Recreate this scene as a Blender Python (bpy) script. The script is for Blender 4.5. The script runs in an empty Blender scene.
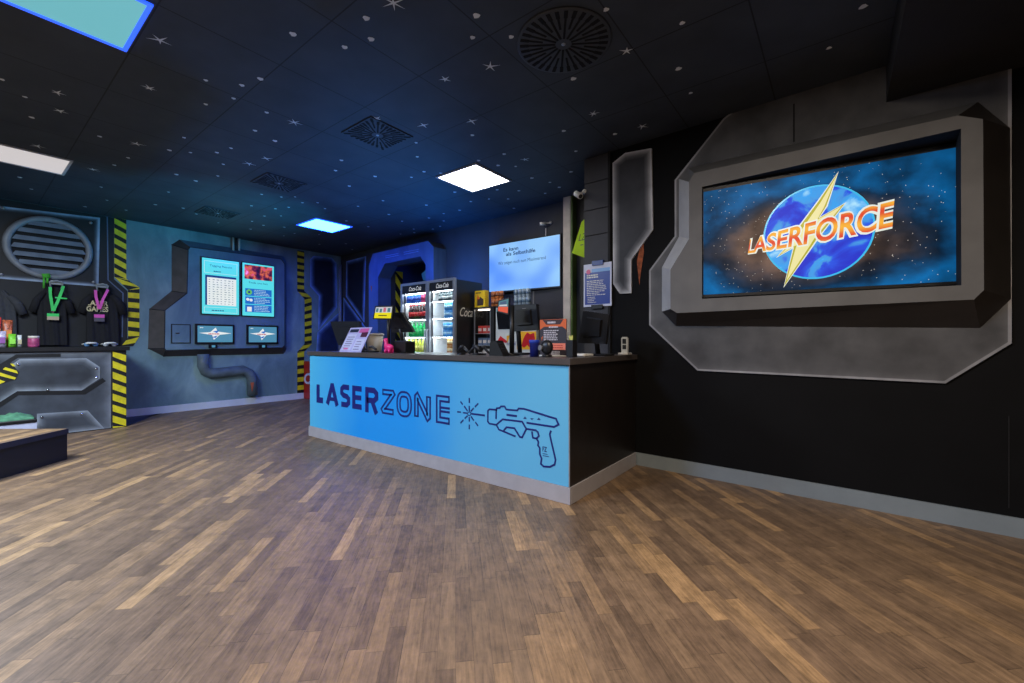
import bpy, bmesh, math, random
from mathutils import Vector, Matrix
from mathutils.geometry import tessellate_polygon
random.seed(7)
sc = bpy.context.scene
C = sc.collection
PI = math.pi

# ------------------------------------------------------------------ camera and the room's measures
F, CX, CY = 426.67, 512.0, 341.5          # 15 mm lens
TH = math.radians(37.5)
HC, HT = 1.15, 3.0                        # eye height, ceiling height
ct, st = math.cos(TH), math.sin(TH)
CAM = Vector((0, 0, HC))

def ray(x, y):
    X = (x - CX) / F
    return Vector((X * ct - st, X * st + ct, -(y - CY) / F))

def on_z(x, y, z):                        # point of a level plane seen at x, y
    r = ray(x, y)
    return CAM + r * ((z - HC) / r.z)

class Fr:
    """an upright plane: a runs along it, z is height, d is distance in front of it"""
    def __init__(s, x, y, deg=0.0):
        s.O = Vector((x, y, 0)); t = math.radians(deg)
        s.A = Vector((math.cos(t), math.sin(t), 0)); s.N = Vector((math.sin(t), -math.cos(t), 0))
    def P(s, a, z, d=0.0):
        return s.O + s.A * a + s.N * d + Vector((0, 0, z))
    def px(s, x, y, d=0.0):
        r = ray(x, y); t = ((s.O + s.N * d - CAM).dot(s.N)) / r.dot(s.N); p = CAM + r * t
        return ((p - s.O).dot(s.A), p.z)
    def pts(s, L, d=0.0, k=1.0, ox=0.0, oy=0.0):
        return [s.px(ox + x / k, oy + y / k, d) for x, y in L]
    def rect(s, x0, y0, x1, y1, d=0.0):
        xm, ym = (x0 + x1) / 2, (y0 + y1) / 2
        return (s.px(x0, ym, d)[0], s.px(xm, y1, d)[1], s.px(x1, ym, d)[0], s.px(xm, y0, d)[1])   # a0,z0,a1,z1

RW = Fr(-1.535, 3.879, -1.9)              # right wall
BW = Fr(-8.6, 5.10, -2.3)                 # back wall
LW = Fr(-8.6, 0.0, 90)                    # left wall
MC = Fr(-7.64, 0.0, 90)                   # front of the merchandise counter
CF = Fr(0, 2.64, 0)                       # front of the reception counter

# ------------------------------------------------------------------ materials
def nt(name):
    m = bpy.data.materials.new(name); m.use_nodes = True
    n = m.node_tree.nodes; l = m.node_tree.links
    return m, n, l, n['Principled BSDF']

def S(c):                                  # sRGB 0-255 to linear
    return tuple(((v / 255) / 12.92 if v / 255 < .04045 else ((v / 255 + .055) / 1.055) ** 2.4) for v in c) + (1,)

_m = {}
def M(name, rgb=(128, 128, 128), rough=.5, metal=0.0, noise=.12, scale=8.0, em=0.0, bump=0.0, emc=None, stretch=None):
    if name in _m: return _m[name]
    m, n, l, b = nt(name)
    c = S(rgb)
    b.inputs['Roughness'].default_value = rough; b.inputs['Metallic'].default_value = metal
    tc = n.new('ShaderNodeTexCoord'); src = tc.outputs['Object']
    if stretch:
        mp = n.new('ShaderNodeMapping'); mp.inputs['Scale'].default_value = stretch; l.new(src, mp.inputs['Vector']); src = mp.outputs['Vector']
    nz = n.new('ShaderNodeTexNoise'); nz.inputs['Scale'].default_value = scale; nz.inputs['Detail'].default_value = 5
    l.new(src, nz.inputs['Vector'])
    rp = n.new('ShaderNodeMapRange'); rp.inputs['From Min'].default_value = .3; rp.inputs['From Max'].default_value = .7
    rp.inputs['To Min'].default_value = 1 - noise; rp.inputs['To Max'].default_value = 1 + noise
    l.new(nz.outputs['Fac'], rp.inputs['Value'])
    mx = n.new('ShaderNodeMix'); mx.data_type = 'RGBA'; mx.blend_type = 'MULTIPLY'; mx.inputs['Factor'].default_value = 1
    mx.inputs['A'].default_value = c; l.new(rp.outputs['Result'], mx.inputs['B'])
    l.new(mx.outputs['Result'], b.inputs['Base Color'])
    if bump:
        bp = n.new('ShaderNodeBump'); bp.inputs['Strength'].default_value = bump; bp.inputs['Distance'].default_value = .01
        l.new(nz.outputs['Fac'], bp.inputs['Height']); l.new(bp.outputs['Normal'], b.inputs['Normal'])
    if em:
        b.inputs['Emission Color'].default_value = emc if emc else c
        b.inputs['Emission Strength'].default_value = em
        if not emc: l.new(mx.outputs['Result'], b.inputs['Emission Color'])
    _m[name] = m
    return m

def scr(name, rgb, k=1.0):                 # lit pixels of a display
    return M('screen_' + name, rgb, rough=.4, noise=.02, em=k) if ('screen_' + name) in _m else _scr('screen_' + name, rgb, k)
def _scr(name, rgb, k):
    m, n, l, b = nt(name)
    b.inputs['Base Color'].default_value = (.01, .01, .01, 1); b.inputs['Roughness'].default_value = .25
    b.inputs['Emission Color'].default_value = S(rgb); b.inputs['Emission Strength'].default_value = k
    tc = n.new('ShaderNodeTexCoord'); nz = n.new('ShaderNodeTexNoise'); nz.inputs['Scale'].default_value = 3
    l.new(tc.outputs['Object'], nz.inputs['Vector'])
    mx = n.new('ShaderNodeMix'); mx.data_type = 'RGBA'; mx.blend_type = 'MULTIPLY'; mx.inputs['Factor'].default_value = .15
    mx.inputs['A'].default_value = S(rgb); l.new(nz.outputs['Color'], mx.inputs['B']); l.new(mx.outputs['Result'], b.inputs['Emission Color'])
    _m[name] = m
    return m

def paint_mat(name, rough=.6, noise=.35, scale=5):   # airbrushed paint: colour from the painted attribute
    m, n, l, b = nt(name)
    at = n.new('ShaderNodeAttribute'); at.attribute_name = 'col'
    tc = n.new('ShaderNodeTexCoord'); nz = n.new('ShaderNodeTexNoise'); nz.inputs['Scale'].default_value = scale; nz.inputs['Detail'].default_value = 6
    l.new(tc.outputs['Object'], nz.inputs['Vector'])
    rp = n.new('ShaderNodeMapRange'); rp.inputs['From Min'].default_value = .3; rp.inputs['From Max'].default_value = .7
    rp.inputs['To Min'].default_value = 1 - noise; rp.inputs['To Max'].default_value = 1 + noise
    l.new(nz.outputs['Fac'], rp.inputs['Value'])
    mx = n.new('ShaderNodeMix'); mx.data_type = 'RGBA'; mx.blend_type = 'MULTIPLY'; mx.inputs['Factor'].default_value = 1
    l.new(at.outputs['Color'], mx.inputs['A']); l.new(rp.outputs['Result'], mx.inputs['B'])
    l.new(mx.outputs['Result'], b.inputs['Base Color']); b.inputs['Roughness'].default_value = rough
    return m

def glass_mat(name, tint=(1, 1, 1), gloss=.08):
    m, n, l, b = nt(name)
    n.remove(b); out = n['Material Output']
    t = n.new('ShaderNodeBsdfTransparent'); t.inputs['Color'].default_value = (*tint, 1)
    g = n.new('ShaderNodeBsdfGlossy'); g.inputs['Roughness'].default_value = .05
    x = n.new('ShaderNodeMixShader'); x.inputs['Fac'].default_value = gloss
    l.new(t.outputs[0], x.inputs[1]); l.new(g.outputs[0], x.inputs[2]); l.new(x.outputs[0], out.inputs['Surface'])
    return m

PAINT = paint_mat('airbrushed_paint')
GLASS = glass_mat('clear_glass')
BLACK = M('black_plastic', (15, 15, 17), .45)
MATTE = M('matte_black', (16, 16, 18), .8)
DARK = M('dark_grey_plastic', (52, 52, 56), .5)
WHITE = M('white_plastic', (222, 220, 214), .45)
ALU = M('brushed_aluminium', (176, 180, 186), .35, .7)
CHROME = M('chrome', (215, 215, 220), .15, 1.0)
YEL = M('hazard_yellow_paint', (224, 208, 30), .55, noise=.18, scale=14)
HBLK = M('hazard_black_paint', (16, 17, 20), .6)

# ------------------------------------------------------------------ mesh builder
class B:
    def __init__(s):
        s.bm = bmesh.new(); s.mi = 0; s.mats = []; s.sm = False; s.cl = None
    def use(s, mat):
        if mat not in s.mats: s.mats.append(mat)
        s.mi = s.mats.index(mat); return s
    def face(s, vs, smooth=None):
        try: f = s.bm.faces.new(vs)
        except ValueError: return None
        f.material_index = s.mi; f.smooth = s.sm if smooth is None else smooth
        return f
    def v(s, p): return s.bm.verts.new(p)
    def quad(s, a, b, c, d): return s.face([s.v(a), s.v(b), s.v(c), s.v(d)])
    def hexa(s, lo, hi):                   # two rings of points joined, capped
        a = [s.v(p) for p in lo]; b = [s.v(p) for p in hi]; n = len(a)
        for i in range(n): s.face([a[i], a[(i + 1) % n], b[(i + 1) % n], b[i]])
        s.face(a[::-1]); s.face(b)
        return s
    def box(s, x0, y0, z0, x1, y1, z1, rot=0, bev=0):
        cx, cy = (x0 + x1) / 2, (y0 + y1) / 2; hx, hy = abs(x1 - x0) / 2, abs(y1 - y0) / 2
        z0, z1 = min(z0, z1), max(z0, z1)
        c, q = math.cos(rot), math.sin(rot)
        def ring(z, e):
            pts = [(-hx + e, -hy), (hx - e, -hy), (hx, -hy + e), (hx, hy - e), (hx - e, hy), (-hx + e, hy), (-hx, hy - e), (-hx, -hy + e)] if e else [(-hx, -hy), (hx, -hy), (hx, hy), (-hx, hy)]
            return [Vector((cx + x * c - y * q, cy + x * q + y * c, z)) for x, y in pts]
        if bev:
            def sc_(r, e): 
                out = []
                for p in r:
                    d = Vector((p.x - cx, p.y - cy)); k = max(0.0, 1 - e / max(hx, hy))
                    out.append(Vector((cx + d.x * k, cy + d.y * k, p.z)))
                return out
            rings = [sc_(ring(z0, bev), bev), [p + Vector((0, 0, bev)) for p in ring(z0, bev)], [p - Vector((0, 0, bev)) for p in ring(z1, bev)], sc_(ring(z1, bev), bev)]
            s.rings(rings)
        else: s.hexa(ring(z0, 0), ring(z1, 0))
        return s
    def rings(s, R, cap=True, close=True):
        V = [[s.v(p) for p in r] for r in R]
        for a, b in zip(V, V[1:]):
            n = len(a)
            for i in range(n if close else n - 1): s.face([a[i], a[(i + 1) % n], b[(i + 1) % n], b[i]])
        if cap: s.face(V[0][::-1], False); s.face(V[-1], False)
        return s
    def tube(s, pts, r, n=8, cap=True):
        pts = [Vector(p) for p in pts]; R = []; up = None
        rr = r if isinstance(r, (list, tuple)) else [r] * len(pts)
        for i, p in enumerate(pts):
            t = (pts[min(i + 1, len(pts) - 1)] - pts[max(i - 1, 0)]).normalized()
            if up is None:
                up = Vector((0, 0, 1)) if abs(t.z) < .9 else Vector((1, 0, 0))
            x = t.cross(up)
            if x.length < 1e-4: x = t.orthogonal()
            x.normalize(); y = x.cross(t).normalized(); up = y
            R.append([p + x * math.cos(2 * PI * k / n) * rr[i] + y * math.sin(2 * PI * k / n) * rr[i] for k in range(n)])
        o = s.sm; s.sm = True; s.rings(R, cap); s.sm = o
        return s
    def lathe(s, prof, x=0, y=0, z=0, n=14):      # (radius, height) profile round an upright axis
        o = s.sm; s.sm = True
        s.rings([[Vector((x + max(r, .0002) * math.cos(2 * PI * k / n), y + max(r, .0002) * math.sin(2 * PI * k / n), z + h)) for k in range(n)] for r, h in prof])
        s.sm = o; return s
    def ball(s, c, r, n=12, m=8, sc3=(1, 1, 1)):
        o = s.sm; s.sm = True; c = Vector(c); R = []
        for i in range(m + 1):
            t = PI * i / m; q = max(math.sin(t), .01)
            R.append([c + Vector((q * math.cos(2 * PI * k / n) * r * sc3[0], q * math.sin(2 * PI * k / n) * r * sc3[1], -math.cos(t) * r * sc3[2])) for k in range(n)])
        s.rings(R); s.sm = o; return s
    # shapes on an upright plane
    def slab(s, fr, poly, d0, d1, front=None, holes=()):
        front = front or poly
        lo = [s.v(fr.P(a, z, d0)) for a, z in poly]; hi = [s.v(fr.P(a, z, d1)) for a, z in front]; n = len(lo)
        for i in range(n): s.face([lo[i], lo[(i + 1) % n], hi[(i + 1) % n], hi[i]])
        hv = []; hb = []
        for h in holes:
            a_ = [s.v(fr.P(a, z, d1)) for a, z in h]; b_ = [s.v(fr.P(a, z, d0)) for a, z in h]; m = len(h)
            for i in range(m): s.face([a_[i], a_[(i + 1) % m], b_[(i + 1) % m], b_[i]])
            hv.append(a_); hb.append(b_)
        for base, vs, hs in ((front, hi, hv), (poly, lo, hb)):
            allv = vs + [q for h in hs for q in h]
            loops = [[Vector((a, z, 0)) for a, z in base]] + [[Vector((a, z, 0)) for a, z in h] for h in holes]
            for t in tessellate_polygon(loops): s.face([allv[i] for i in t])
        return s
    def prect(s, fr, r, d0, d1):
        a0, z0, a1, z1 = r
        return s.slab(fr, [(a0, z0), (a1, z0), (a1, z1), (a0, z1)], d0, d1)
    def stroke(s, fr, pts, w, d0, d1, closed=False, off=0.0):
        n = len(pts); P2 = [Vector(p) for p in pts]; L = []; R = []
        for i in range(n):
            a = P2[(i - 1) % n] if (closed or i > 0) else None; b = P2[(i + 1) % n] if (closed or i < n - 1) else None
            d_in = (P2[i] - a).normalized() if a is not None else None; d_out = (b - P2[i]).normalized() if b is not None else None
            if d_in is None: d_in = d_out
            if d_out is None: d_out = d_in
            n1 = Vector((-d_in.y, d_in.x)); n2 = Vector((-d_out.y, d_out.x)); m = n1 + n2
            m = n1 if m.length < .1 else m.normalized(); k = 1 / max(m.dot(n1), .62)
            L.append(P2[i] + m * k * (off + w / 2)); R.append(P2[i] + m * k * (off - w / 2))
        for i in range(n if closed else n - 1):
            j = (i + 1) % n; q = [L[i], R[i], R[j], L[j]]
            s.hexa([fr.P(p.x, p.y, d0) for p in q], [fr.P(p.x, p.y, d1) for p in q])
        return s
    def col(s):
        if s.cl is None: s.cl = s.bm.loops.layers.float_color.new('col')
        return s.cl
    def glow(s, fr, poly, inset, d0, d1, ce, ci, line=None, lw=.012):
        """plate painted with an airbrushed edge; line = colour of the crisp outline"""
        cl = s.col(); ce, ci = S(ce), S(ci)
        area = sum(poly[i][0] * poly[(i + 1) % len(poly)][1] - poly[(i + 1) % len(poly)][0] * poly[i][1] for i in range(len(poly)))
        if area < 0: poly = poly[::-1]
        def ins(e):
            out = []; n = len(poly)
            for i in range(n):
                p, a, b = Vector(poly[i]), Vector(poly[i - 1]), Vector(poly[(i + 1) % n])
                d1_, d2_ = (p - a).normalized(), (b - p).normalized()
                n1, n2 = Vector((-d1_.y, d1_.x)), Vector((-d2_.y, d2_.x)); m = (n1 + n2).normalized()
                q = p + m * (e / max(m.dot(n1), .4)); out.append((q.x, q.y))
            return out
        def paint(f, cs):
            for lp, c in zip(f.loops, cs): lp[cl] = c
        n = len(poly); rings = [poly]; cols = [S(line) if line else ce]
        if line: rings.append(ins(lw)); cols.append(S(line)); rings.append(ins(lw * 1.15)); cols.append(ce)
        for k in (.3, .6, 1):
            rings.append(ins(inset * k + (lw if line else 0))); t = 1 - (1 - k) ** 2
            cols.append(tuple(ce[j] + (ci[j] - ce[j]) * t for j in range(4)))
        V = [[s.v(fr.P(a, z, d1)) for a, z in r] for r in rings]
        bk = [s.v(fr.P(a, z, d0)) for a, z in poly]
        for i in range(n):
            f = s.face([bk[i], bk[(i + 1) % n], V[0][(i + 1) % n], V[0][i]])
            if f: paint(f, [cols[0]] * 4)
        for k in range(len(V) - 1):
            for i in range(n):
                j = (i + 1) % n; f = s.face([V[k][i], V[k][j], V[k + 1][j], V[k + 1][i]])
                if f: paint(f, [cols[k], cols[k], cols[k + 1], cols[k + 1]])
        for t in tessellate_polygon([[Vector((a, z, 0)) for a, z in rings[-1]]]):
            f = s.face([V[-1][i] for i in t])
            if f: paint(f, [cols[-1]] * 3)
        return s
    def hazard(s, fr, L0, R0, L1, R1, n, slant=.5, duty=.55, d0=0, d1=.006, dy=.003, phase=0.0):
        """black band with yellow slanted bars between a left and a right edge (top 0 to bottom 1)"""
        s.use(HBLK).slab(fr, [L0, R0, R1, L1], d0, d1); s.use(YEL)
        Lp = lambda t: (L0[0] + (L1[0] - L0[0]) * t, L0[1] + (L1[1] - L0[1]) * t)
        Rp = lambda t: (R0[0] + (R1[0] - R0[0]) * t, R0[1] + (R1[1] - R0[1]) * t)
        cl_ = lambda t: min(max(t, 0), 1)
        for i in range(-1, n + 1):
            t0 = (i + phase) / n; t1 = t0 + duty / n; q = slant / n
            if cl_(t0) == cl_(t1) and cl_(t0 + q) == cl_(t1 + q): continue
            poly = [Lp(cl_(t0)), Rp(cl_(t0 + q)), Rp(cl_(t1 + q)), Lp(cl_(t1))]
            s.hexa([fr.P(a, z, d1) for a, z in poly], [fr.P(a, z, d1 + dy) for a, z in poly])
        return s
    def text(s, fr, string, a, z, h, d=.001, w=None, shear=0.0, offset=0.0, warp=None, align='l', flip=False):
        vs, fs, tw = glyphs(string, offset)
        kx = (w / tw) if w else h
        x0 = {'l': 0, 'c': -tw * kx / 2, 'r': -tw * kx}[align]
        if warp: V = [s.v(fr.P(*warp(x / tw, y / .7), d)) for x, y in vs]
        else: V = [s.v(fr.P(a + x0 + x * kx + shear * y * h / .7, z + y * h / .7, d)) for x, y in vs]
        for f in fs: s.face([V[i] for i in f])
        return s
    def lines(s, fr, r, n, d=.001, fill=.55, seed=1, gap=.35):    # rows of tiny unreadable print
        a0, z0, a1, z1 = r; q = random.Random(seed); hh = (z1 - z0) / n
        for i in range(n):
            a = a0; end = a0 + (a1 - a0) * q.uniform(.6, 1); zc = z1 - (i + .5) * hh
            while a < end:
                w = (a1 - a0) * q.uniform(.05, .16); w = min(w, end - a)
                if w > 0: s.quad(fr.P(a, zc - hh * fill / 2, d), fr.P(a + w, zc - hh * fill / 2, d), fr.P(a + w, zc + hh * fill / 2, d), fr.P(a, zc + hh * fill / 2, d))
                a += w + (a1 - a0) * .025
        return s

_g = {}
def glyphs(string, offset=0.0):
    k = (string, offset)
    if k in _g: return _g[k]
    cu = bpy.data.curves.new('lettering', 'FONT'); cu.body = string; cu.size = 1; cu.offset = offset; cu.resolution_u = 4
    o = bpy.data.objects.new('lettering', cu); C.objects.link(o)
    me = o.to_mesh(); vs = [(v.co.x, v.co.y) for v in me.vertices]; fs = [tuple(p.vertices) for p in me.polygons]
    x0 = min(v[0] for v in vs); x1 = max(v[0] for v in vs)
    o.to_mesh_clear(); bpy.data.objects.remove(o); bpy.data.curves.remove(cu)
    _g[k] = ([(x - x0, y) for x, y in vs], fs, x1 - x0)
    return _g[k]

def wpos(o):
    p = Vector((0, 0, 0))
    while o is not None: p += o.location; o = o.parent
    return p
def obj(name, b, mat=None, parent=None, recalc=True):
    if recalc: bmesh.ops.recalc_face_normals(b.bm, faces=b.bm.faces[:])
    if parent is not None:
        w = wpos(parent)
        for v in b.bm.verts: v.co -= w
    me = bpy.data.meshes.new(name); b.bm.to_mesh(me); b.bm.free()
    for m in (b.mats if b.mats else [mat]): me.materials.append(m)
    o = bpy.data.objects.new(name, me); C.objects.link(o)
    if parent is not None: o.parent = parent
    return o
def tag(o, label, cat, group=None):
    o['label'] = label; o['category'] = cat
    if group: o['group'] = group
    return o
def thing(name, label, cat, loc=(0, 0, 0), group=None):
    o = bpy.data.objects.new(name, None); C.objects.link(o); o.location = loc; o.empty_display_size = .1
    return tag(o, label, cat, group)
def struct(name, b, mat=None, parent=None):
    o = obj(name, b, mat, parent)
    if parent is None: o['kind'] = 'structure'
    return o
def dup(root, loc, label, group=None):
    r = root.copy(); C.objects.link(r); r.location = loc; r['label'] = label
    if group: r['group'] = group
    for ch in list(root.children):
        c = ch.copy(); C.objects.link(c); c.parent = r
        for g in list(ch.children):
            q = g.copy(); C.objects.link(q); q.parent = c
    return r

# ================================================================== floor
def floor_mat():
    m, n, l, b = nt('oak_strip_floor')
    def mth(op, a, bb=None):
        x = n.new('ShaderNodeMath'); x.operation = op
        for i, q in enumerate((a, bb)):
            if q is None: continue
            if isinstance(q, (int, float)): x.inputs[i].default_value = q
            else: l.new(q, x.inputs[i])
        return x.outputs[0]
    tc = n.new('ShaderNodeTexCoord'); mp = n.new('ShaderNodeMapping'); mp.inputs['Rotation'].default_value = (0, 0, math.radians(-135))
    l.new(tc.outputs['Object'], mp.inputs['Vector'])
    sx = n.new('ShaderNodeSeparateXYZ'); l.new(mp.outputs['Vector'], sx.inputs[0])
    W, L = .066, .55
    ry = mth('DIVIDE', sx.outputs['Y'], W); row = mth('FLOOR', ry)
    wn = n.new('ShaderNodeTexWhiteNoise'); wn.noise_dimensions = '1D'; l.new(row, wn.inputs['W'])
    px_ = mth('ADD', mth('DIVIDE', sx.outputs['X'], L), mth('MULTIPLY', wn.outputs['Value'], 7.3)); pl = mth('FLOOR', px_)
    cb = n.new('ShaderNodeCombineXYZ'); l.new(row, cb.inputs[0]); l.new(pl, cb.inputs[1])
    w2 = n.new('ShaderNodeTexWhiteNoise'); w2.noise_dimensions = '2D'; l.new(cb.outputs[0], w2.inputs['Vector'])
    rp = n.new('ShaderNodeValToRGB'); e = rp.color_ramp.elements
    e[0].position = 0; e[0].color = S((106, 85, 66)); e[1].position = 1; e[1].color = S((168, 134, 94))
    for p, c in ((.3, (118, 95, 73)), (.6, (126, 102, 78)), (.88, (140, 112, 82))):
        q = e.new(p); q.color = S(c)
    l.new(w2.outputs['Value'], rp.inputs['Fac'])
    # grain
    mp2 = n.new('ShaderNodeMapping'); mp2.inputs['Scale'].default_value = (3.2, 34, 1); l.new(mp.outputs['Vector'], mp2.inputs['Vector'])
    ad = n.new('ShaderNodeVectorMath'); ad.operation = 'ADD'; l.new(mp2.outputs['Vector'], ad.inputs[0]); l.new(w2.outputs['Color'], ad.inputs[1])
    nz = n.new('ShaderNodeTexNoise'); nz.inputs['Scale'].default_value = 2.5; nz.inputs['Detail'].default_value = 8; nz.inputs['Roughness'].default_value = .65
    l.new(ad.outputs[0], nz.inputs['Vector'])
    nb = n.new('ShaderNodeTexNoise'); nb.inputs['Scale'].default_value = 9; nb.inputs['Detail'].default_value = 9; nb.inputs['Roughness'].default_value = .72; l.new(mp.outputs['Vector'], nb.inputs['Vector'])
    g = mth('ADD', mth('MULTIPLY', nz.outputs['Fac'], 1.1), mth('MULTIPLY', nb.outputs['Fac'], .95))
    mr = n.new('ShaderNodeMapRange'); mr.inputs['From Min'].default_value = .68; mr.inputs['From Max'].default_value = 1.36; mr.inputs['To Min'].default_value = .42; mr.inputs['To Max'].default_value = 1.5
    l.new(g, mr.inputs['Value'])
    fy = mth('FRACT', ry); fx = mth('FRACT', px_)
    seam = mth('MULTIPLY', mth('GREATER_THAN', fy, .035), mth('GREATER_THAN', fx, .006))
    sm = mth('ADD', mth('MULTIPLY', seam, .35), .65)
    mx = n.new('ShaderNodeMix'); mx.data_type = 'RGBA'; mx.blend_type = 'MULTIPLY'; mx.inputs['Factor'].default_value = 1
    l.new(rp.outputs['Color'], mx.inputs['A']); l.new(mth('MULTIPLY', mr.outputs['Result'], sm), mx.inputs['B'])
    l.new(mx.outputs['Result'], b.inputs['Base Color'])
    l.new(mth('ADD', mth('MULTIPLY', nz.outputs['Fac'], .25), .36), b.inputs['Roughness'])
    bp = n.new('ShaderNodeBump'); bp.inputs['Strength'].default_value = .25; bp.inputs['Distance'].default_value = .002
    l.new(mr.outputs['Result'], bp.inputs['Height']); l.new(bp.outputs['Normal'], b.inputs['Normal'])
    return m
FLOOR = floor_mat()
struct('floor', B().box(-9.0, -4.6, -.1, 3.8, 8.6, 0), FLOOR)

# ================================================================== ceiling
def ceil_mat():
    m, n, l, b = nt('black_ceiling_tiles')
    def mth(op, a, bb=None):
        x = n.new('ShaderNodeMath'); x.operation = op
        for i, q in enumerate((a, bb)):
            if q is None: continue
            if isinstance(q, (int, float)): x.inputs[i].default_value = q
            else: l.new(q, x.inputs[i])
        return x.outputs[0]
    tc = n.new('ShaderNodeTexCoord'); sx = n.new('ShaderNodeSeparateXYZ'); l.new(tc.outputs['Object'], sx.inputs[0])
    def edge(o, off):
        f = mth('FRACT', mth('DIVIDE', mth('SUBTRACT', o, off), .645)); return mth('ABSOLUTE', mth('SUBTRACT', f, .5))
    e = mth('MAXIMUM', edge(sx.outputs['X'], -1.68), edge(sx.outputs['Y'], 1.965))
    ln = mth('GREATER_THAN', e, .4935)
    nz = n.new('ShaderNodeTexNoise'); nz.inputs['Scale'].default_value = 3; nz.inputs['Detail'].default_value = 6; l.new(tc.outputs['Object'], nz.inputs['Vector'])
    rp = n.new('ShaderNodeValToRGB'); rp.color_ramp.elements[0].position = .3; rp.color_ramp.elements[1].position = .7
    rp.color_ramp.elements[0].color = S((42, 48, 56)); rp.color_ramp.elements[1].color = S((55, 62, 71)); l.new(nz.outputs['Fac'], rp.inputs['Fac'])
    mx = n.new('ShaderNodeMix'); mx.data_type = 'RGBA'; l.new(ln, mx.inputs['Factor']); l.new(rp.outputs['Color'], mx.inputs['A']); mx.inputs['B'].default_value = (.0008, .0008, .001, 1)
    l.new(mx.outputs['Result'], b.inputs['Base Color']); b.inputs['Roughness'].default_value = .62
    return m
CEIL = ceil_mat()
ceiling = struct('ceiling', B().box(-9.0, -4.6, HT, 3.8, 8.6, HT + .12), CEIL)

S4 = []   # painted stars: seen places, spiky or round
def addst(L, ox, oy, k, spiky=False):
    for x, y in L:
        X, Y = ox + x / k, oy + y / k
        if all((X - a) ** 2 + ((Y - b_) * 1.5) ** 2 > 20 for a, b_, _ in S4): S4.append((X, Y, spiky))
addst([(195,110),(205,173),(127,293),(465,285),(317,373),(1005,212),(850,353),(908,335),(510,95)],0,60,3.413,True)
addst([(493,77),(398,200),(933,85),(775,62)],150,100,3.413,True)
addst([(640,150)],400,130,5.12,True)
addst([(290,8),(590,205),(450,245),(818,140),(910,352),(532,375),(380,388),(697,493)],300,0,3.103,True)
addst([(372,83),(317,187),(397,207)],400,0,1.641,True)
addst([(40,163),(592,500),(10,362)],150,0,4.096,True)
addst([(5,65),(85,125),(108,195),(340,260),(390,358),(437,333),(345,433),(365,478),(290,500),(430,512),(530,493),(575,450),(625,505),(668,412),(602,390),(578,307),(628,264),(702,68),(825,85),(888,63),(797,130),(702,150),(910,178),(870,240),(938,275),(788,300),(740,315),(650,315),(762,355),(743,395),(893,458),(960,467),(858,497),(940,507),(985,502),(902,532),(860,550),(970,570),(745,555),(670,525),(68,400),(107,440)],0,60,3.413)
addst([(192,15),(400,42),(357,103),(427,140),(275,165),(228,178),(117,127),(67,170),(138,180),(250,218),(338,217),(230,260),(155,275),(90,253),(63,312),(20,357),(113,370),(380,322),(450,330),(495,330),(520,350),(572,350),(597,370),(470,366),(428,372),(345,362),(390,395),(447,395),(350,413),(387,427),(457,463),(460,433),(653,205),(633,240),(768,260),(680,293),(710,362),(795,343),(892,263),(935,244),(912,193),(908,145),(943,358),(815,390),(745,432),(670,412),(860,413),(855,457),(900,440),(952,402),(1002,387),(1002,412),(965,440),(668,490),(690,510),(577,458),(578,492),(493,455),(343,440)],150,100,3.413)
addst([(85,62),(90,135),(122,213),(57,242),(370,25),(402,155),(208,220),(502,180),(592,185),(533,122),(838,3),(900,107),(875,213),(675,245),(767,267),(815,292),(743,323),(608,310),(497,305),(553,352),(455,352),(362,365),(280,317),(135,385),(223,428),(150,450),(305,410),(583,400),(218,465),(205,492),(73,525),(12,468),(167,512)],400,130,5.12)
addst([(205,55),(220,120),(138,145),(547,47),(535,115),(655,113),(950,28),(848,243),(820,400),(977,415),(855,468),(535,418)],300,0,3.103)
addst([(125,25),(340,15),(463,37),(457,112),(477,152),(704,78),(760,10),(353,220),(290,248),(598,181),(185,60)],400,0,1.641)
addst([(585,138),(885,72),(798,190),(905,160),(228,328),(375,348),(452,321),(343,403),(228,428),(480,460)],150,0,4.096)
sb = B(); rs = random.Random(3)
for X, Y, sp in S4:
    p = on_z(X, Y, HT); zz = HT - .0025; a0 = rs.uniform(0, 2 * PI)
    if sp:
        n = rs.choice((4, 5, 5, 6)); R = rs.uniform(.05, .075); pts = []
        for k in range(2 * n):
            r = R * rs.uniform(.6, 1.1) if k % 2 == 0 else .011; t = a0 + PI * k / n; pts.append((p.x + r * math.cos(t), p.y + r * math.sin(t), zz))
        c = sb.v((p.x, p.y, zz)); V = [sb.v(q) for q in pts]
        for k in range(2 * n): sb.face([c, V[k], V[(k + 1) % (2 * n)]])
    else:
        R = rs.uniform(.014, .021); c = sb.v((p.x, p.y, zz)); V = [sb.v((p.x + R * (1 + .3 * math.sin(3 * t)) * math.cos(t), p.y + R * math.sin(t), zz)) for t in [a0 + 2 * PI * k / 9 for k in range(9)]]
        for k in range(9): sb.face([c, V[k], V[(k + 1) % 9]])
obj('painted_stars', sb, M('star_paint', (215, 222, 226), .7), ceiling)

# dropped bulkhead over the right side
bq = RW.px(886, 103.5)
bz = bq[1]; bu = RW.P(bq[0], 0).x
struct('trim_1', B().box(bu, -4.5, bz, 3.7, 3.80, HT - .001), M('bulkhead_black', (26, 27, 30), .75))

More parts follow.
